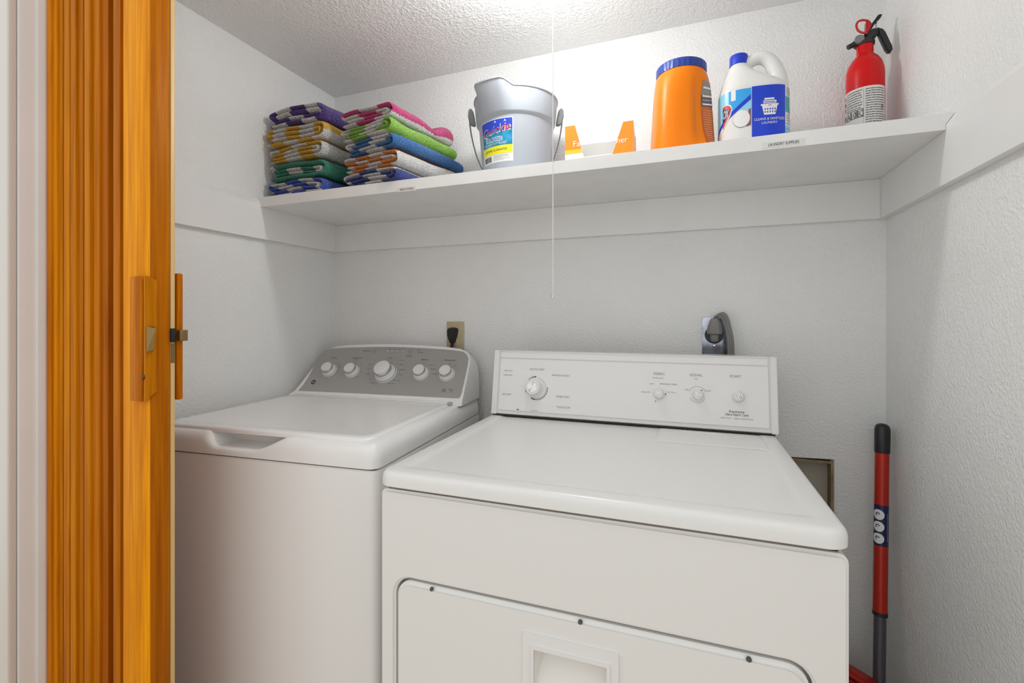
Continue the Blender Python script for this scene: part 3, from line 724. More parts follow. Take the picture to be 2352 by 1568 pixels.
do_ = thing('dryer_outlet', 'steel plate dryer outlet on the back wall above the dryer', 'outlet', (1.411, 0, 1.145))
obj('cover_plate', box(-0.035, 0.035, -0.004, -0.0003, -0.057, 0.057, 0.0012, 2), M_STEEL, do_)
obj('receptacle', lathe([(0, 0), (.026, 0), (.026, .003), (.024, .005), (0, .005)], 32, (-.002, -.004, .005), (0, -1, 0)), M_BLACK, do_)
obj('screw', lathe([(0, .0015), (.003, .001), (.004, 0), (0, 0)], 14, (-.002, -.004, -.027), (0, -1, 0)), M_CHROME, do_)
dp = thing('dryer_plug', 'grey three pin dryer plug with its looped cord', 'plug', (1.411, -0.0095, 1.15))
obj('plug_body', loft([[(x - .002, -y0, zz) for x, y0 in ((-a_, 0), (-a_, d_ * .6), (-a_ * .6, d_), (a_ * .6, d_), (a_, d_ * .6), (a_, 0))] for a_, d_, zz in ((.008, .018, -.020), (.011, .022, -.016), (.012, .024, .0), (.020, .030, .004), (.021, .032, .012), (.018, .034, .026), (.014, .036, .040), (.009, .034, .048))]), M_CORDG, dp, 40)
path = spline([(.0, -.018, .042), (.004, -.022, .056), (.014, -.028, .062), (.024, -.030, .054), (.032, -.030, .030), (.039, -.030, -.005), (.042, -.030, -.05), (.044, -.03, -.12), (.046, -.03, -.4), (.046, -.03, -1.1)])
for k in (-1, 0, 1):
    obj('cord', tube([Vector(p) + Vector((k * .0055, 0, abs(k) * -.001 + k * .003 * (1 if p.z > .03 else 0))) for p in path], .0034, 8), M_CORDG, dp)

# ------------------------------------------------------------------ broom
bt = hit(2027, 972, (0, -0.060, 0), (0, 1, 0)); bb = hit(2019, 1568, (0, -0.135, 0), (0, 1, 0))
dirv = (bt - bb).normalized()
foot = bb + dirv * ((0.20 - bb.z) / dirv.z)
broom = thing('broom', 'red handled broom leaning in the right back corner', 'broom', (foot.x, foot.y, 0))
def bp3(v): # point on the pole axis at image row v
    lo, hi = foot, bt
    for _ in range(40):
        m_ = (lo + hi) / 2; r_ = m_ - CAM; dep = -sin(YAW) * r_.x + cos(YAW) * r_.y
        if HORIZON - F_PX * r_.z / dep > v: lo = m_
        else: hi = m_
    return lo - Vector((foot.x, foot.y, 0))
rp = 0.0150
obj('pole', tube([Vector((0, 0, 0.16)), bp3(1410)], rp * .86, 24), M_POLEG, broom)
sl = obj('red_sleeve', tube([bp3(1408), bp3(1030)], rp, 24), M_POLE, broom)
obj('collar', tube([bp3(1412), bp3(1403)], rp * 1.05, 24), M_BLACK, broom)
g0, g1 = bp3(1040), bp3(972)
obj('grip_cap', tube([g0, g0 + (g1 - g0) * .05, g0 + (g1 - g0) * .8, g0 + (g1 - g0) * .92, g0 + (g1 - g0) * .98, g1], [rp * 1.04, rp * 1.1, rp * 1.12, rp * .95, rp * .6, rp * .2], 24), M_BLACK, broom)
b0, b1 = bp3(1251), bp3(1158); ax = (b1 - b0).normalized(); Lb = (b1 - b0).length
obj('band', tube([b0, b1], rp * 1.012, 32, False), M_NAVY, sl)
vdir = (CAM - (b0 + Vector((foot.x, foot.y, 0)))); az0 = atan2(vdir.y, vdir.x)
e1 = Vector((cos(az0), sin(az0), 0)); e2 = Vector((-sin(az0), cos(az0), 0))
def cyl_map(x, y, o): a_ = x / rp; return b0 + ax * y + (e1 * cos(a_) + e2 * sin(a_)) * (rp * 1.012 + o)
d = Decal(cyl_map, .004)
for k in range(3):
    yc = Lb * (.20 + .29 * k); 
    d.disc(-.006, yc, .0125, M_WHITEI, .0003, 24); d.ring(-.007, yc + .001, .0025, .0045, M_NAVY, 0, 250, .0005, 12)
for k in range(16): d.grid(.0135, .0145, Lb * (.14 + k * .043), Lb * (.14 + k * .043) + .003, M_WHITEI, .0003)
d.build('band_print', sl)
hd = [(-.085, .220), (.030, .190), (.034, .225), (.024, .262), (.012, .290), (-.012, .302), (-.085, .335)]
obj('broom_head', prism(hd, lambda x, z: (x, -.022, z), (0, .044, 0), .004, 2), M_REDP, broom)
obj('head_ridge', prism([(-.085, .341), (-.012, .309), (.010, .298), (.010, .312), (-.012, .324), (-.085, .357)], lambda x, z: (x, -.018, z), (0, .036, 0), .003, 2), M_REDP, broom)
br = bmesh.new()
for i in range(26):
    x = -.082 + i * .0042; zt_ = .222 - (x + .085) * .2
    for j in range(4):
        y = -.015 + j * .010 + random.uniform(-.002, .002)
        merge(br, tube([(x, y, zt_), (x - .002 + random.uniform(-.004, .004), y * 1.4, .004)], .0014, 4))
ob_ = obj('bristles', br, mat('black bristle', (0.03, 0.03, 0.03), 0.6), broom); ob_['kind'] = 'stuff'

# ------------------------------------------------------------------ towels
def towel(name, label, loc, rotz, w, dep, layers, pitch, colr, white, stripe, phase, seed, bulge=0.0, front=0.0, start_right=False, jit=0.007, skew=0.0, solid=0.0, group='striped beach towels on the shelf'):
    """a towel folded to and fro: its cloth is one ribbon bent in layers and drawn out in depth"""
    t = pitch * 0.95; path = []
    rr = pitch / 2
    xl, xr = -w / 2 + rr, w / 2 - rr
    N = 16
    # four layers: the whole is folded over at the right, the fold at the left lies inside the top half
    p_ = pitch; H = 4 * p_; R3 = 1.5 * p_; R1 = .5 * p_
    xr3 = w / 2 - R3 - t / 2; xl1 = -w / 2 + R1 + t / 2
    path += [Vector((-w / 2 + t * .6 + (xr3 + w / 2 - t * .6) * k / N, 0, .5 * p_)) for k in range(N)]
    path += [Vector((xr3 + R3 * sin(pi * k / 12), 0, 2 * p_ - R3 * cos(pi * k / 12))) for k in range(13)]
    path += [Vector((xr3 + (xl1 - xr3) * k / N, 0, 3.5 * p_)) for k in range(1, N)]
    path += [Vector((xl1 - R1 * sin(pi * k / 7), 0, 3 * p_ + R1 * cos(pi * k / 7))) for k in range(8)]
    xi = xr3 - .004
    path += [Vector((xl1 + (xi - xl1) * k / N, 0, 2.5 * p_)) for k in range(1, N)]
    path += [Vector((xi + R1 * sin(pi * k / 7), 0, 2 * p_ + R1 * cos(pi * k / 7))) for k in range(8)]
    path += [Vector((xi + (-w / 2 + t * .9 + .006 - xi) * k / N, 0, 1.5 * p_)) for k in range(1, N + 1)]
    layers = 4
    s = [0.0]
    for p, q in zip(path[:-1], path[1:]): s.append(s[-1] + (q - p).length)
    Htot = layers * pitch
    ny = 22; bm = bmesh.new(); uvl = bm.loops.layers.uv.new('cloth')
    loops = []; ulist = None
    for j in range(ny + 1):
        f = j / ny
        # rounded ends: sections close to the ends are thinner
        e0 = min(f, 1 - f) * dep
        th = t * (sqrt(max(0.0, 1 - (1 - min(1, e0 / 0.007)) ** 2)) * .75 + .25) * 0.5
        if j in (0, ny): th = t * 0.16
        yy = f * dep
        off = []
        for i, p in enumerate(path):
            nz1 = noise.noise(Vector((s[i] * 9 + seed * 7.1, f * 2.2, seed))) * jit
            nz2 = noise.noise(Vector((p.x * 8 + seed * 3.3, f * 3 + 5, p.z * 5 + seed))) * jit * 1.0
            lay = noise.noise(Vector((p.z * 60 + seed, 2.0, seed))) * jit * 1.1
            zf = p.z / Htot
            bz = bulge * zf * (sm(.70, .92, f) - .6 * sm(.40, .66, f) * (1 - sm(.66, .80, f)))
            sag = -0.10 * pitch * sm(.7, 1.0, abs(p.x) / (w / 2))
            q = Vector((p.x + nz1 + skew * zf, yy + lay * (1 - f) + front * sm(0.18, 0.3, zf) * (1 - sm(.7, .82, zf)) * (1 - f), max(th + .0002, p.z + nz2 * min(1, p.z / pitch) + bz + sag * min(1.0, zf * 2))))
            off.append(q)
        up_, dn_ = [], []
        for i in range(len(path)):
            a_ = off[max(i - 1, 0)]; b_ = off[min(i + 1, len(off) - 1)]
            tx = (b_ - a_); tx.y = 0; tx.normalize(); nn = Vector((-tx.z, 0, tx.x))
            k = 1.0 if 0 < i < len(path) - 1 else 0.5
            up_.append(off[i] + nn * th * k); dn_.append(off[i] - nn * th * k)
        loops.append(up_ + dn_[::-1])
    ulist = s + s[::-1]
    V = [[bm.verts.new((p.x, p.y, max(p.z, 0.0003))) for p in Lp] for Lp in loops]; n = len(loops[0])
    for j in range(ny):
        for i in range(n):
            i2 = (i + 1) % n; fc = bm.faces.new((V[j][i], V[j][i2], V[j + 1][i2], V[j + 1][i]))
            uu = (ulist[i], ulist[i2], ulist[i2], ulist[i]); vv = (j / ny, j / ny, (j + 1) / ny, (j + 1) / ny)
            for lpp, a_, b_ in zip(fc.loops, uu, vv): lpp[uvl].uv = (a_, b_ * dep)
    m_ = len(path)
    for j in (0, ny):
        for i in range(m_ - 1):
            fc = bm.faces.new((V[j][i], V[j][i + 1], V[j][n - 2 - i], V[j][n - 1 - i]))
            for lpp, a_ in zip(fc.loops, (s[i], s[i + 1], s[i + 1], s[i])): lpp[uvl].uv = (a_, 0)
    o = obj(name, bm, towel_mat(name + label[:12], white, colr, stripe, phase, solid), None, 60)
    o.location = loc; o.rotation_euler = (0, 0, rotz)
    md = o.modifiers.new('soft', 'SUBSURF'); md.levels = 1; md.render_levels = 1
    return tag(o, label, 'towel', group)
WHT = (0.92, 0.905, 0.885)
def stack(x, y, rows):
    z_ = ZT + .0003
    for (lab, dx_, dy_, rot, w_, dep_, H_, colr, stripe, phase, seed, kw) in rows:
        o = towel('beach_towel', lab, (x + dx_, y + dy_, z_), radians(rot), w_, dep_, 4, H_ / 4, colr, WHT, stripe, phase, seed, **kw)
        zmax = sorted(v.co.z for v in o.data.vertices)
        z_ += zmax[-1] + .0002
stack(0.146, -0.352, [
    ('royal blue and white striped towel at the bottom of the left stack', 0, 0, -3, .245, .29, .050, (.012, .09, .62), .062, .082, 1.3, {}),
    ('teal green towel with a green hem above the blue one in the left stack', .004, .001, -3, .250, .29, .056, (.004, .30, .18), .060, .030, 2.7, dict(solid=.48, front=.012)),
    ('yellow and white striped towel resting on the teal green one', .000, .002, -4, .250, .29, .050, (.88, .48, .008), .062, .046, 3.1, {}),
    ('thicker yellow and white striped towel under the purple one', -.001, .001, -2, .266, .29, .060, (.90, .50, .008), .060, .040, 4.9, {}),
    ('purple and white striped towel on top of the left stack', 0, .006, -3, .252, .28, .060, (.065, .014, .27), .066, .122, 5.4, dict(jit=.011)),
])
stack(0.440, -0.360, [
    ('navy and white striped towel at the bottom of the right stack', .005, 0, -9, .225, .33, .042, (.012, .040, .30), .074, .060, 6.2, {}),
    ('orange and white striped towel in the right stack above the navy one', .006, .002, -9, .232, .33, .047, (.92, .25, .005), .054, .026, 7.7, {}),
    ('bright blue and white striped towel in the middle of the right stack', .002, 0, -11, .212, .335, .041, (.006, .17, .52), .074, .064, 8.4, {}),
    ('lime green and white striped towel under the pink one', -.010, -.001, -10, .220, .32, .043, (.32, .68, .05), .072, .030, 9.1, {}),
    ('hot pink and white striped towel on top of the right stack', -.010, .002, -8, .215, .31, .046, (.76, .012, .22), .074, .016, 10.6, dict(bulge=.022)),
])

# ------------------------------------------------------------------ bucket
kc = Vector((0.852, -0.192, ZT)); vd = CAM - kc; azc = atan2(vd.y, vd.x)
bucket = thing('bucket', 'grey plastic bucket with a pouring lip and wire handle on the shelf', 'bucket', kc)
BH = 0.245
outer = [(0, .004), (.080, .004), (.090, 0), (.0945, .002), (.0965, .010), (.104, .090), (.1105, .168), (.1110, .172), (.1175, .1765), (.1185, .180), (.1225, .225), (.1235, BH - .004), (.1265, BH - .003), (.1265, BH), (.1215, BH), (.119, BH - .01), (.1085, .172), (.102, .09), (.094, .012), (.088, .008), (0, .008)]
bm = lathe(outer, 96)
azs = azc - radians(32)
for v in bm.verts:
    r_ = sqrt(v.co.x ** 2 + v.co.y ** 2)
    if v.co.z > .165 and r_ > .05:
        a_ = (atan2(v.co.y, v.co.x) - azs + pi) % (2 * pi) - pi
        k = 1 - sm(radians(15), radians(30), abs(a_)); f = sm(.168, .245, v.co.z)
        dr = .030 * k * f; v.co.x *= (r_ + dr) / r_; v.co.y *= (r_ + dr) / r_; v.co.z += .010 * k * f
obj('pail', bm, M_BUCKET, bucket, 40)
for sgn in (1, -1):
    a_ = azc + sgn * pi / 2; e1 = Vector((cos(a_), sin(a_), 0)); e2 = Vector((-sin(a_), cos(a_), 0))
    pts = [(.1205, .186), (.122, .178), (.136, .182), (.144, .204), (.143, .226), (.136, .232), (.1275, .222), (.1245, .210)]
    obj('handle_ear', prism(pts, lambda r, zz: e1 * r + e2 * -.007 + Vector((0, 0, zz)), e2 * .014, .002, 2), M_BUCKETD, bucket)
e1 = Vector((cos(azc + pi / 2), sin(azc + pi / 2), 0)); eb = -Vector((cos(azc), sin(azc), 0))
wp = []
for k in range(41):
    a_ = pi * k / 40; c_ = cos(a_); s_ = sin(a_)
    wp.append(e1 * (.142 * math.copysign(abs(c_) ** .9, c_)) + eb * (.150 * s_ ** .8 * (.75 + .1 * s_)) + Vector((0, 0, .224 - .216 * s_ ** 1.0)))
obj('wire_handle', tube(wp, .0021, 8), M_WIRE, bucket)
def blab(x, y, o):
    a_ = azc - radians(64) + x / .108; rr_ = .0965 + (.1105 - .0965) * (y - .010) / .158
    return Vector((cos(a_) * (rr_ + o), sin(a_) * (rr_ + o), y))
lw = .1130
d = Decal(blab, .004)
d.grid(0, lw, .043, .162, M_PAPER, .0005, 24, 6)
d.grid(.002, lw - .002, .087, .131, M_BLUE2, .0008, 24, 4); d.grid(.002, lw - .002, .130, .160, M_BLUE1, .0009, 24, 4)
d.grid(.002, lw - .002, .066, .088, M_YELI, .0009, 24, 2)
d.text('Quickie', lw * .5, .1335, .0235, M_WHITEI, .0013, width=lw * .86, shear=.25, rot=.12)
d.text('Quickie', lw * .5, .1335, .0195, M_REDI, .0017, width=lw * .82, shear=.25, rot=.12)
for xx in (.53, .80):
    d.poly([(lw * xx - .004, .150), (lw * xx, .153), (lw * xx + .004, .150), (lw * xx, .158)], M_WHITEI, .0013)
d.text('BULLDOZER', lw * .46, .1070, .0135, M_WHITEI, .0013, width=lw * .55)
d.text('THE HEAVY DUTY BUCKET', lw * .48, .0950, .0060, M_WHITEI, .0013, width=lw * .72)
d.text('LIFETIME GUARANTEE', lw * .48, .0770, .0060, M_INK, .0013, width=lw * .72)
xx = .006
random.seed(3)
while xx < lw * .34:
    wd = random.choice((.0008, .0012, .002)); d.grid(xx, xx + wd, .047, .062, M_INK, .0009); xx += wd + random.choice((.0008, .0014))
for k in range(5): d.grid(lw * .42, lw * random.uniform(.7, .92), .049 + k * .003, .0497 + k * .003, M_INKG, .0009, 6)
d.build('paper_label', bucket, 'blue, yellow and white paper label')

# ------------------------------------------------------------------ dryer sheet box
yb0 = -0.290
bl, brr = hit(1298, 330, (0, yb0, 0), (0, 1, 0)).x, hit(1455, 330, (0, yb0, 0), (0, 1, 0)).x
bw = brr - bl; bh = hit(1298, 291, (0, yb0, 0), (0, 1, 0)).z - ZT
sbox = thing('dryer_sheet_box', 'orange cut open cardboard box of dryer sheets beside the bucket', 'box', ((bl + brr) / 2, yb0, ZT))
def bX(u, v): p = hit(u, v, (0, yb0, 0), (0, 1, 0)); return p.x - (bl + brr) / 2, p.z - ZT
hw = bw / 2; cut0 = bX(1342, 357); cut1 = bX(1403, 360); tl_ = bX(1321, 290); tr_ = bX(1431, 277)
bhR = bX(1456, 276)[1]
front = [(-hw, 0), (hw, 0), (hw, bhR), (tr_[0], bhR), (cut1[0], 0.016), (cut0[0], 0.024), (tl_[0], bh), (-hw, bh)]
obj('front_panel', prism(front, lambda x, z: (x, 0, z + .0003), (0, .0012, 0)), M_CARD, sbox, 0)
obj('back_panel', prism([(-hw, 0), (hw, 0), (hw, .080), (hw * .5, .081), (hw * .2, .079), (-.02, .081), (-hw * .5, .080), (-hw, .080)], lambda x, z: (x, .055, z + .0003), (0, .0012, 0)), mat('shaded card inside', (0.58, 0.57, 0.55), 0.7), sbox, 0)  # white card greyed here: shade inside the box painted into the colour
obj('side_panel', prism([(.0012, 0), (.055, 0), (.055, .080), (.03, .078), (.0012, bh)], lambda y, z: (-hw, y, z + .0003), (.0012, 0, 0)), M_CARD, sbox, 0)
obj('side_panel', prism([(.0012, 0), (.055, 0), (.055, .080), (.03, .078), (.0012, bhR)], lambda y, z: (hw - .0012, y, z + .0003), (.0012, 0, 0)), M_CARD, sbox, 0)
obj('bottom_panel', box(-hw + .0012, hw - .0012, .0012, .055, .0003, .0015), M_CARD, sbox, 0)
for k in range(4):
    obj('dryer_sheet', box(-hw + .004, hw - .004, .004, .052, .002 + k * .0072, .002 + k * .0072 + .0066, .002, 2), M_PAPER, sbox)
fm = plane_map((0, 0, .0003), (1, 0, 0), (0, 0, 1))
e_ = .0006
dL = Decal(fm); dR = Decal(fm); yl = .040
lx = cut0[0] + (tl_[0] - cut0[0]) * (yl - .024) / (bh - .024)
lx2 = cut0[0] + (tl_[0] - cut0[0]) * (.050 - .024) / (bh - .024)
dL.poly([(-hw, .050), (lx2 - e_, .050), (tl_[0] - e_, bh - e_), (-hw, bh - e_)], M_ORANGEP)
dL.poly([(-hw, .040), (lx - e_, .040), (lx2 - e_, .050), (-hw, .050)], M_YELLOWP)
rx = lambda z_: cut1[0] + (tr_[0] - cut1[0]) * (z_ - .016) / (bhR - .016)
dR.poly([(rx(.026) + e_, .026), (hw, .026), (hw, bhR - e_), (tr_[0] + e_, bhR - e_)], M_ORANGEP)
dR.poly([(rx(.016) + e_, .014), (hw, .014), (hw, .026), (rx(.026) + e_, .026)], M_YELLOWP)
p = bX(1323, 330); dL.text('Fa', p[0] + .002, p[1], .016, M_WHITEI, .0012)
p = bX(1429, 321); dR.text('ner', p[0], p[1], .015, M_WHITEI, .0012)
p = bX(1437, 357); dR.text('250', p[0], p[1], .012, M_NAVY, .0012)
dL.build('printed_flap', sbox); dR.build('printed_flap', sbox)

# ------------------------------------------------------------------ orange tub
tcn = Vector((1.322, -0.235, ZT)); vd = CAM - tcn; azt = atan2(vd.y, vd.x)
tub = thing('detergent_tub', 'orange plastic detergent tub with a ribbed blue lid', 'tub', tcn)
def sup(a_, hx, hy, n_):
    c_, s_ = cos(a_), sin(a_); k = (abs(c_) ** n_ + abs(s_) ** n_) ** (-1 / n_); return hx * c_ * k, hy * s_ * k
prof = [(0, .066, 3.6), (.003, .071, 3.6), (.010, .074, 3.6), (.03, .0735, 3.5), (.06, .072, 3.4), (.09, .0705, 3.3), (.12, .069, 3.1), (.15, .0675, 3.0), (.175, .066, 2.8), (.195, .0645, 2.5), (.208, .063, 2.2), (.214, .0620, 2.0), (.217, .0612, 2.0), (.219, .0600, 2.0), (.226, .0565, 2.0), (.236, .0565, 2.0)]
tr0 = radians(14)
def tub_pt(a_, zz, off=0.0):
    for (za, ha, na), (zb2, hb, nb) in zip(prof[:-1], prof[1:]):
        if za <= zz <= zb2: f = (zz - za) / (zb2 - za); hh, nn = ha + (hb - ha) * f, na + (nb - na) * f; break
    x, y = sup(a_ - tr0, hh, hh, nn); x, y = x * cos(tr0) - y * sin(tr0), x * sin(tr0) + y * cos(tr0)
    da = (a_ - (azt + radians(46)) + pi) % (2 * pi) - pi
    g_ = math.exp(-(da / radians(20)) ** 4 - ((zz - .105) / .072) ** 4) * .015
    r_ = sqrt(x * x + y * y); k = (r_ - g_ + off) / r_
    return Vector((x * k, y * k, zz))
zs = [p[0] for p in prof[:3]] + [.010 + .006 * k for k in range(1, 34)] + [p[0] for p in prof[11:]]
zs = sorted(set(round(q, 4) for q in zs if q <= .236))
N = 96
loops = [[tub_pt(2 * pi * k / N, zz) for k in range(N)] for zz in zs]
obj('tub_body', loft(loops), M_TUB, tub, 50)
lr = .0605; lidp = []
bm = bmesh.new(); N = 120; rings = []
for rad, hh, rib in ((.0575, .2205, 0), (lr, .2205, 1), (lr, .240, 1), (lr - .0012, .2425, 0), (lr - .004, .2435, 0), (lr - .008, .2415, 0)):
    rings.append([((rad + (rib * .0009 if k % 4 < 2 else 0)) * cos(2 * pi * k / N), (rad + (rib * .0009 if k % 4 < 2 else 0)) * sin(2 * pi * k / N), hh) for k in range(N)])
bm.free()
obj('lid', loft(rings, False, True), M_BLUELID, tub, 30)
def tl_map(x, y, o): return tub_pt(azt + radians(48) + x / .07, y, .0006 + o)
d = Decal(tl_map, .004)
d.grid(0, .088, .020, .120, mat('rust label', (0.62, 0.13, 0.02), 0.4), .0003, 18, 10)
d.grid(0.0, .088, .122, .150, mat('purple grey label', (0.16, 0.09, 0.13), 0.4), .0003, 18, 4)
d.grid(0.0, .088, .150, .185, mat('grey label', (0.30, 0.26, 0.24), 0.4), .0003, 18, 4)
random.seed(9)
for k in range(16): d.grid(.004, .004 + random.uniform(.05, .078), .024 + k * .0058, .0257 + k * .0058, mat('pale orange ink', (0.85, 0.38, 0.16), 0.5) if k == 0 else bpy.data.materials['pale orange ink'], .0008, 10)
for k in range(5): d.grid(.004, .004 + random.uniform(.03, .07), .126 + k * .010, .130 + k * .010, M_INKG if k % 2 else M_WHITEI, .0008, 10)
d.build('side_label', tub, 'printed rust, purple and grey side label')

# ------------------------------------------------------------------ bleach jug
jc = Vector((1.486, -0.235, ZT)); jug = thing('bleach_jug', 'white plastic bleach jug with a blue cap and blue label', 'jug', jc, radians(4))
jp = [(0, .068, .046, 0), (.004, .074, .051, 0), (.012, .0765, .0535, 0), (.05, .0765, .0535, 0), (.10, .0765, .0535, 0), (.142, .0765, .0535, 0), (.150, .0755, .053, 0), (.160, .0715, .0505, -.002), (.172, .0620, .0465, -.008), (.184, .0480, .0410, -.017), (.196, .0370, .0345, -.0235), (.208, .0285, .0280, -.0275), (.218, .0215, .0215, -.0295), (.224, .0175, .0175, -.030), (.238, .0165, .0165, -.030)]
N = 64; loops = []
for zz, hx, hy, cx in jp:
    nn = 2.9 if zz < .16 else (2.5 if zz < .19 else 2.0)
    loops.append([(cx + sup(2 * pi * k / N, hx, hy, nn)[0], sup(2 * pi * k / N, hx, hy, nn)[1], zz) for k in range(N)])
bm = loft(loops)
hpth = spline([(-.030, 0, .200), (-.016, 0, .219), (.002, 0, .232), (.022, 0, .2345), (.040, 0, .222), (.051, 0, .200), (.058, 0, .176), (.060, 0, .150), (.056, 0, .130)], 5)
hr = [.0135 + .0065 * sm(0, 1, k / (len(hpth) - 1)) for k in range(len(hpth))]
merge(bm, tube(hpth, hr, 20))
jb = obj('bottle', bm, M_JUG, jug, 60)
rm = jb.modifiers.new('fuse', 'REMESH'); rm.mode = 'VOXEL'; rm.voxel_size = .0024; rm.use_smooth_shade = True
smo = jb.modifiers.new('smooth', 'SMOOTH'); smo.iterations = 6; smo.factor = .5
bm = lathe([(.0150, .222), (.0205, .222), (.0205, .2435), (.0195, .246), (0, .2462)], 72, (-.030, 0, 0))
for v in bm.verts:
    if .2225 < v.co.z + .001 < .245:
        a_ = atan2(v.co.y, v.co.x + .03); k = 1 + .018 * (1 if int(a_ / (2 * pi) * 72 + 100) % 2 else 0); v.co.x = -.03 + (v.co.x + .03) * k; v.co.y *= k
obj('cap', bm, M_BLUECAP, jug, 30)
# label: wraps the front of the straight part of the bottle
outl = [Vector(sup(pi + pi * k / 240, .0765, .0535, 2.9) + (0,)) for k in range(241)]
acc = [0.0]
for a_, b_ in zip(outl[:-1], outl[1:]): acc.append(acc[-1] + (b_ - a_).length)
LT = acc[-1]
def jl(x, y, o):
    x = max(0, min(LT - 1e-6, x)); i = 0
    lo, hi = 0, 240
    while hi - lo > 1:
        mid = (lo + hi) // 2
        if acc[mid] <= x: lo = mid
        else: hi = mid
    f = (x - acc[lo]) / max(1e-9, acc[hi] - acc[lo]); p = outl[lo].lerp(outl[hi], f)
    n_ = Vector(((abs(p.x) / .0765) ** 1.9 / .0765 * (1 if p.x > 0 else -1), (abs(p.y) / .0535) ** 1.9 / .0535 * (1 if p.y > 0 else -1), 0)).normalized()
    q = p + n_ * (.0009 + o); return Vector((q.x, q.y, y))
def sx_at(xw):  # arc position of a local x on the front
    for k in range(240):
        if outl[k].x <= xw <= outl[k + 1].x: return acc[k]
    return 0
P0, P1 = sx_at(-.010), sx_at(.0615)
d = Decal(jl, .004); Z0, Z1 = .016, .144
d.grid(.002, LT - .002, Z0, Z1, M_PAPER, 0, 60, 2)
d.grid(.004, P0 - .0015, .092, Z1 - .002, M_SKY2, .0004, 30, 2)
nn = 20
for k in range(nn):  # sky blue corner and diagonal band
    xa = .004 + (P0 - .006) * k / nn; xb = .004 + (P0 - .006) * (k + 1) / nn; fa, fb = k / nn, (k + 1) / nn
    d.poly([(xa, .040 + .075 * fa), (xb, .040 + .075 * fb), (xb, .048 + .079 * fb), (xa, .048 + .079 * fa)], M_BLUEP, .0008)
    d.poly([(xa, .048 + .079 * fa), (xb, .048 + .079 * fb), (xb, max(.048 + .079 * fb, .092)), (xa, max(.048 + .079 * fa, .092))], M_SKY2, .0006)
    if fa > .48: d.poly([(xa, .048 + .079 * fa), (xb, .048 + .079 * fb), (xb, Z1 - .002), (xa, Z1 - .002)], M_SKYP, .0007)
    if fa > .7: d.poly([(xa, .108 - .02 * (1 - fa)), (xb, .108 - .02 * (1 - fb)), (xb, .040 + .075 * fb), (xa, .040 + .075 * fa)], M_SKY2, .0006)
d.grid(P0 - .028 - .016, P0 - .028 - .006, .118, Z1 - .002, M_WHITEI, .0009, 2, 1)
ex = max(0.0, sx_at(-.0500) - .026)
# part of the red and blue diamond emblem at the left edge
d.poly([(ex + .003, .112), (ex + .012, .114), (ex + .022, .110), (ex + .026, .100), (ex + .022, .085), (ex + .012, .068), (ex + .003, .052)], M_WHITEI, .0010)
d.poly([(ex + .003, .110), (ex + .012, .112), (ex + .020, .108), (ex + .0242, .100), (ex + .020, .086), (ex + .011, .070), (ex + .003, .056)], M_REDI, .0012)
d.poly([(ex + .003, .103), (ex + .010, .104), (ex + .017, .101), (ex + .020, .097), (ex + .016, .086), (ex + .009, .076), (ex + .003, .069)], M_NAVY, .0014)
d.text('OX', ex + .010, .091, .020, M_WHITEI, .0017, width=.013, shear=.1)
xb_ = P0 - .022
d.disc(xb_, .072, .0185, M_INKG, .0010, 28, 1.12); d.disc(xb_, .0725, .0178, M_WHITEI, .0012, 28, 1.12)
d.poly([(xb_ + .010, .052), (P0 - .002, .055), (P0 - .002, .094), (xb_ + .015, .092), (xb_ + .018, .075)], mat('plum print', (0.22, 0.10, 0.16), 0.5), .0009)
for k in range(6): d.grid(.004, .012 + .003 * (k % 3), .018 + k * .005, .0195 + k * .005, M_INK, .0006, 4)
d.grid(P0, P1, Z0 + .008, Z1, M_BLUEP, .0008, 16, 1)
pc = (P0 + P1) / 2 + .001
d.poly([(pc - .0190, .100), (pc + .0190, .100), (pc + .0190, .0965), (pc + .0165, .0960), (pc + .0120, .0745), (pc - .0120, .0745), (pc - .0165, .0960), (pc - .0190, .0965)], M_WHITEI, .0012)
for r_ in range(2):
    for k in range(5): d.grid(pc - .0118 + k * .0053 + .0006, pc - .0118 + k * .0053 + .0030, .0790 + r_ * .0065, .0828 + r_ * .0065, M_BLUEP, .0015)
d.grid(pc - .0035, pc + .0035, .0957, .0970, M_BLUEP, .0015)
d.grid(pc - .0140, pc + .0120, .1015, .1035, M_WHITEI, .0012, 3); d.grid(pc - .0140, pc + .0135, .1052, .1078, M_WHITEI, .0012, 3); d.grid(pc + .0115, pc + .0140, .1015, .1078, M_WHITEI, .0012); d.grid(pc - .0115, pc + .0095, .1095, .1135, M_WHITEI, .0012, 3)
d.text('CLEANS & SANITIZES', pc, .0655, .0058, M_WHITEI, .0012, width=.066)
d.text('LAUNDRY', pc, .0565, .0056, M_WHITEI, .0012, width=.034)
d.grid(P1 + .002, LT - .004, .082, .118, M_TEALP, .0008, 12, 1)
d.disc((P1 + LT) / 2 + .001, .100, .0085, M_WHITEI, .0012, 20, 1.4)
d.grid(P1 + .002, LT - .004, Z0 + .012, .050, M_SKY2, .0008, 12, 1)
for zz in (.122, .127, .132, .137, .055, .062, .068, .074, .034, .042): d.grid(P1 + .004, LT - .010, zz, zz + .0016, M_INKG, .0011, 10)
d.build('wrap_label', jug, 'blue and white wrap-around label')

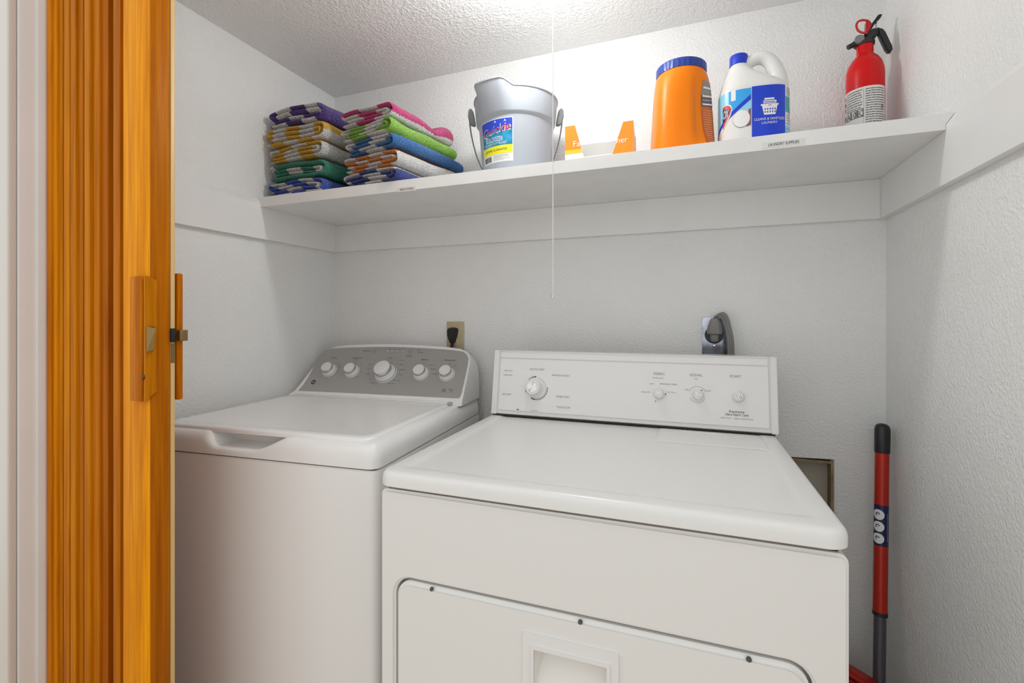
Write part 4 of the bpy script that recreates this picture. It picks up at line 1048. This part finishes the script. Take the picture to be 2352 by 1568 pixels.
# ------------------------------------------------------------------ fire extinguisher
xc_ = Vector((1.757, -0.090, ZT)); ext = thing('fire_extinguisher', 'red fire extinguisher with a black valve and white instruction label', 'fire extinguisher', xc_)
R = .0404
body = [(0, .002), (.030, .002), (.034, 0), (R - .0015, .002), (R, .006), (R, .214), (R - .001, .226), (R - .005, .241), (R - .012, .254), (R - .020, .263), (.0180, .267), (.0180, .291), (0, .291)]
obj('cylinder', lathe(body, 64), M_RED, ext, 40)
obj('neck_ring', lathe([(.0180, .2895), (.0205, .2895), (.0205, .2965), (.0180, .2975), (0, .2975)], 40), M_BLACK, ext)
vd = CAM - xc_; aze = atan2(vd.y, vd.x)
# the valve lies in a plane turned a little from the picture plane
ed = Vector((cos(radians(-4)), sin(radians(-4)), 0)); en = Vector((-ed.y, ed.x, 0)); ez = Vector((0, 0, 1))
def ev(x, zz, dy=0.0): return ed * x + en * dy + ez * zz
def exz(u, v):
    h_ = hit(u, v, xc_, en); q = h_ - xc_; return q.dot(ed), q.z
def eprism(px, th, m_, name, parent=ext, bev=.0015, dy=0.0):
    pts = [exz(*p) for p in px]; return obj(name, prism(pts, lambda x, zz: ev(x, zz, dy - th / 2), en * th, bev, 2), m_, parent, 30)
valve = eprism([(1967, 110), (2006, 103), (2007, 97), (2003, 92), (2012, 86), (2017, 74), (2008, 66), (1995, 76), (1985, 88), (1979, 83), (1969, 86), (1960, 98), (1957, 106)], .022, M_BLACK, 'valve', bev=.003)
nz0, nz1 = exz(1968, 100), exz(1946, 113)
obj('nozzle', tube([ev(nz0[0], nz0[1], -.004), ev((nz0[0] + nz1[0]) / 2, (nz0[1] + nz1[1]) / 2, -.006), ev(nz1[0], nz1[1], -.008)], [.009, .0062, .0060], 16), M_BLACK, valve)
gauge = exz(1971, 97)
obj('gauge', lathe([(0, 0), (.0105, 0), (.0105, .006), (.0092, .0075), (.0088, .0066), (0, .0066)], 28, ev(gauge[0], gauge[1], -.010), -en + ez * .1), mat('gauge face', (0.22, 0.23, 0.23), 0.25), valve)
eprism([(2011, 66), (2022, 66), (2031, 72), (2049, 110), (2049, 118), (2041, 124), (2034, 119), (2016, 82)], .016, M_BLACK, 'carry_handle', bev=.003)
eprism([(1975, 92), (1990, 76), (2001, 57), (2012, 42), (2016, 36), (2026, 35), (2020, 44), (2008, 56), (1996, 78), (1982, 92)], .014, M_BLACK, 'squeeze_lever', bev=.0015)
a_ = exz(2013.5, 45); b_ = exz(2013.5, 64)
obj('pin_rod', tube([ev(a_[0], a_[1]), ev(b_[0], b_[1])], .0022, 8), M_CHROME, ext)
rc = [exz(*p) for p in spline([(1990, 83, 0), (1978, 82, 0), (1968, 77, 0), (1964, 66, 0), (1968, 57, 0), (1978, 53.5, 0), (1992, 55, 0)], 5) for p in [(p[0], p[1])]]
pin = obj('pull_ring', tube([ev(x, zz, -.014) for x, zz in rc], .0026, 8), M_REDP, ext)
eprism([(1986, 56), (1994, 54), (2000, 62), (1992, 80), (1985, 82)], .018, M_REDP, 'pin_tag', pin, .001, -.006)
def el(x, y, o): a_ = aze - radians(88) + x / R; return Vector((cos(a_) * (R + .0005 + o), sin(a_) * (R + .0005 + o), y))
lw = R * radians(160)
d = Decal(el, .004)
d.grid(0, lw, .008, .172, M_PAPER, 0, 40, 1)
random.seed(5)
for col in (0, 1):
    xs0 = lw * (.16 if col == 0 else .56); xs1 = lw * (.50 if col == 0 else .96)
    for k in range(25):
        y = .164 - k * (.0058 if col else .0060)
        if y < .034 or (col == 0 and y < .122): continue
        xx = xs0
        while xx < xs1 - .003:
            wd = min(random.uniform(.002, .009), xs1 - xx); d.grid(xx, xx + wd, y, y + .0017, M_INK, .0004, 2); xx += wd + .0010
for k in range(3): d.disc(lw * .09, (.158 - k * .014), .0035, M_REDI if k % 2 == 0 else M_INK, .0004, 12, 1.6)
d.grid(lw * .525, lw * .53, .012, .168, M_INKG, .0003)
for k, ch_ in enumerate(('1', 'A', '10', 'BC')):
    d.text(ch_, lw * (.09 + .125 * k), .108, .015, M_INK, .0004, width=lw * (.05 if k == 0 else .10))
for k in (1, 2, 3):
    xa, xb = lw * (.09 + .125 * k - .058), lw * (.09 + .125 * k + .058)
    for q in ((xa, xb, .098, .0995), (xa, xb, .1175, .119), (xa, xa + .0012, .098, .119), (xb - .0012, xb, .098, .119)): d.grid(*q, M_INK, .0004, 3)
d.text('2', lw * .90, .118, .012, M_INK, .0004)
d.build('instruction_label', ext, 'white instruction label with small print')
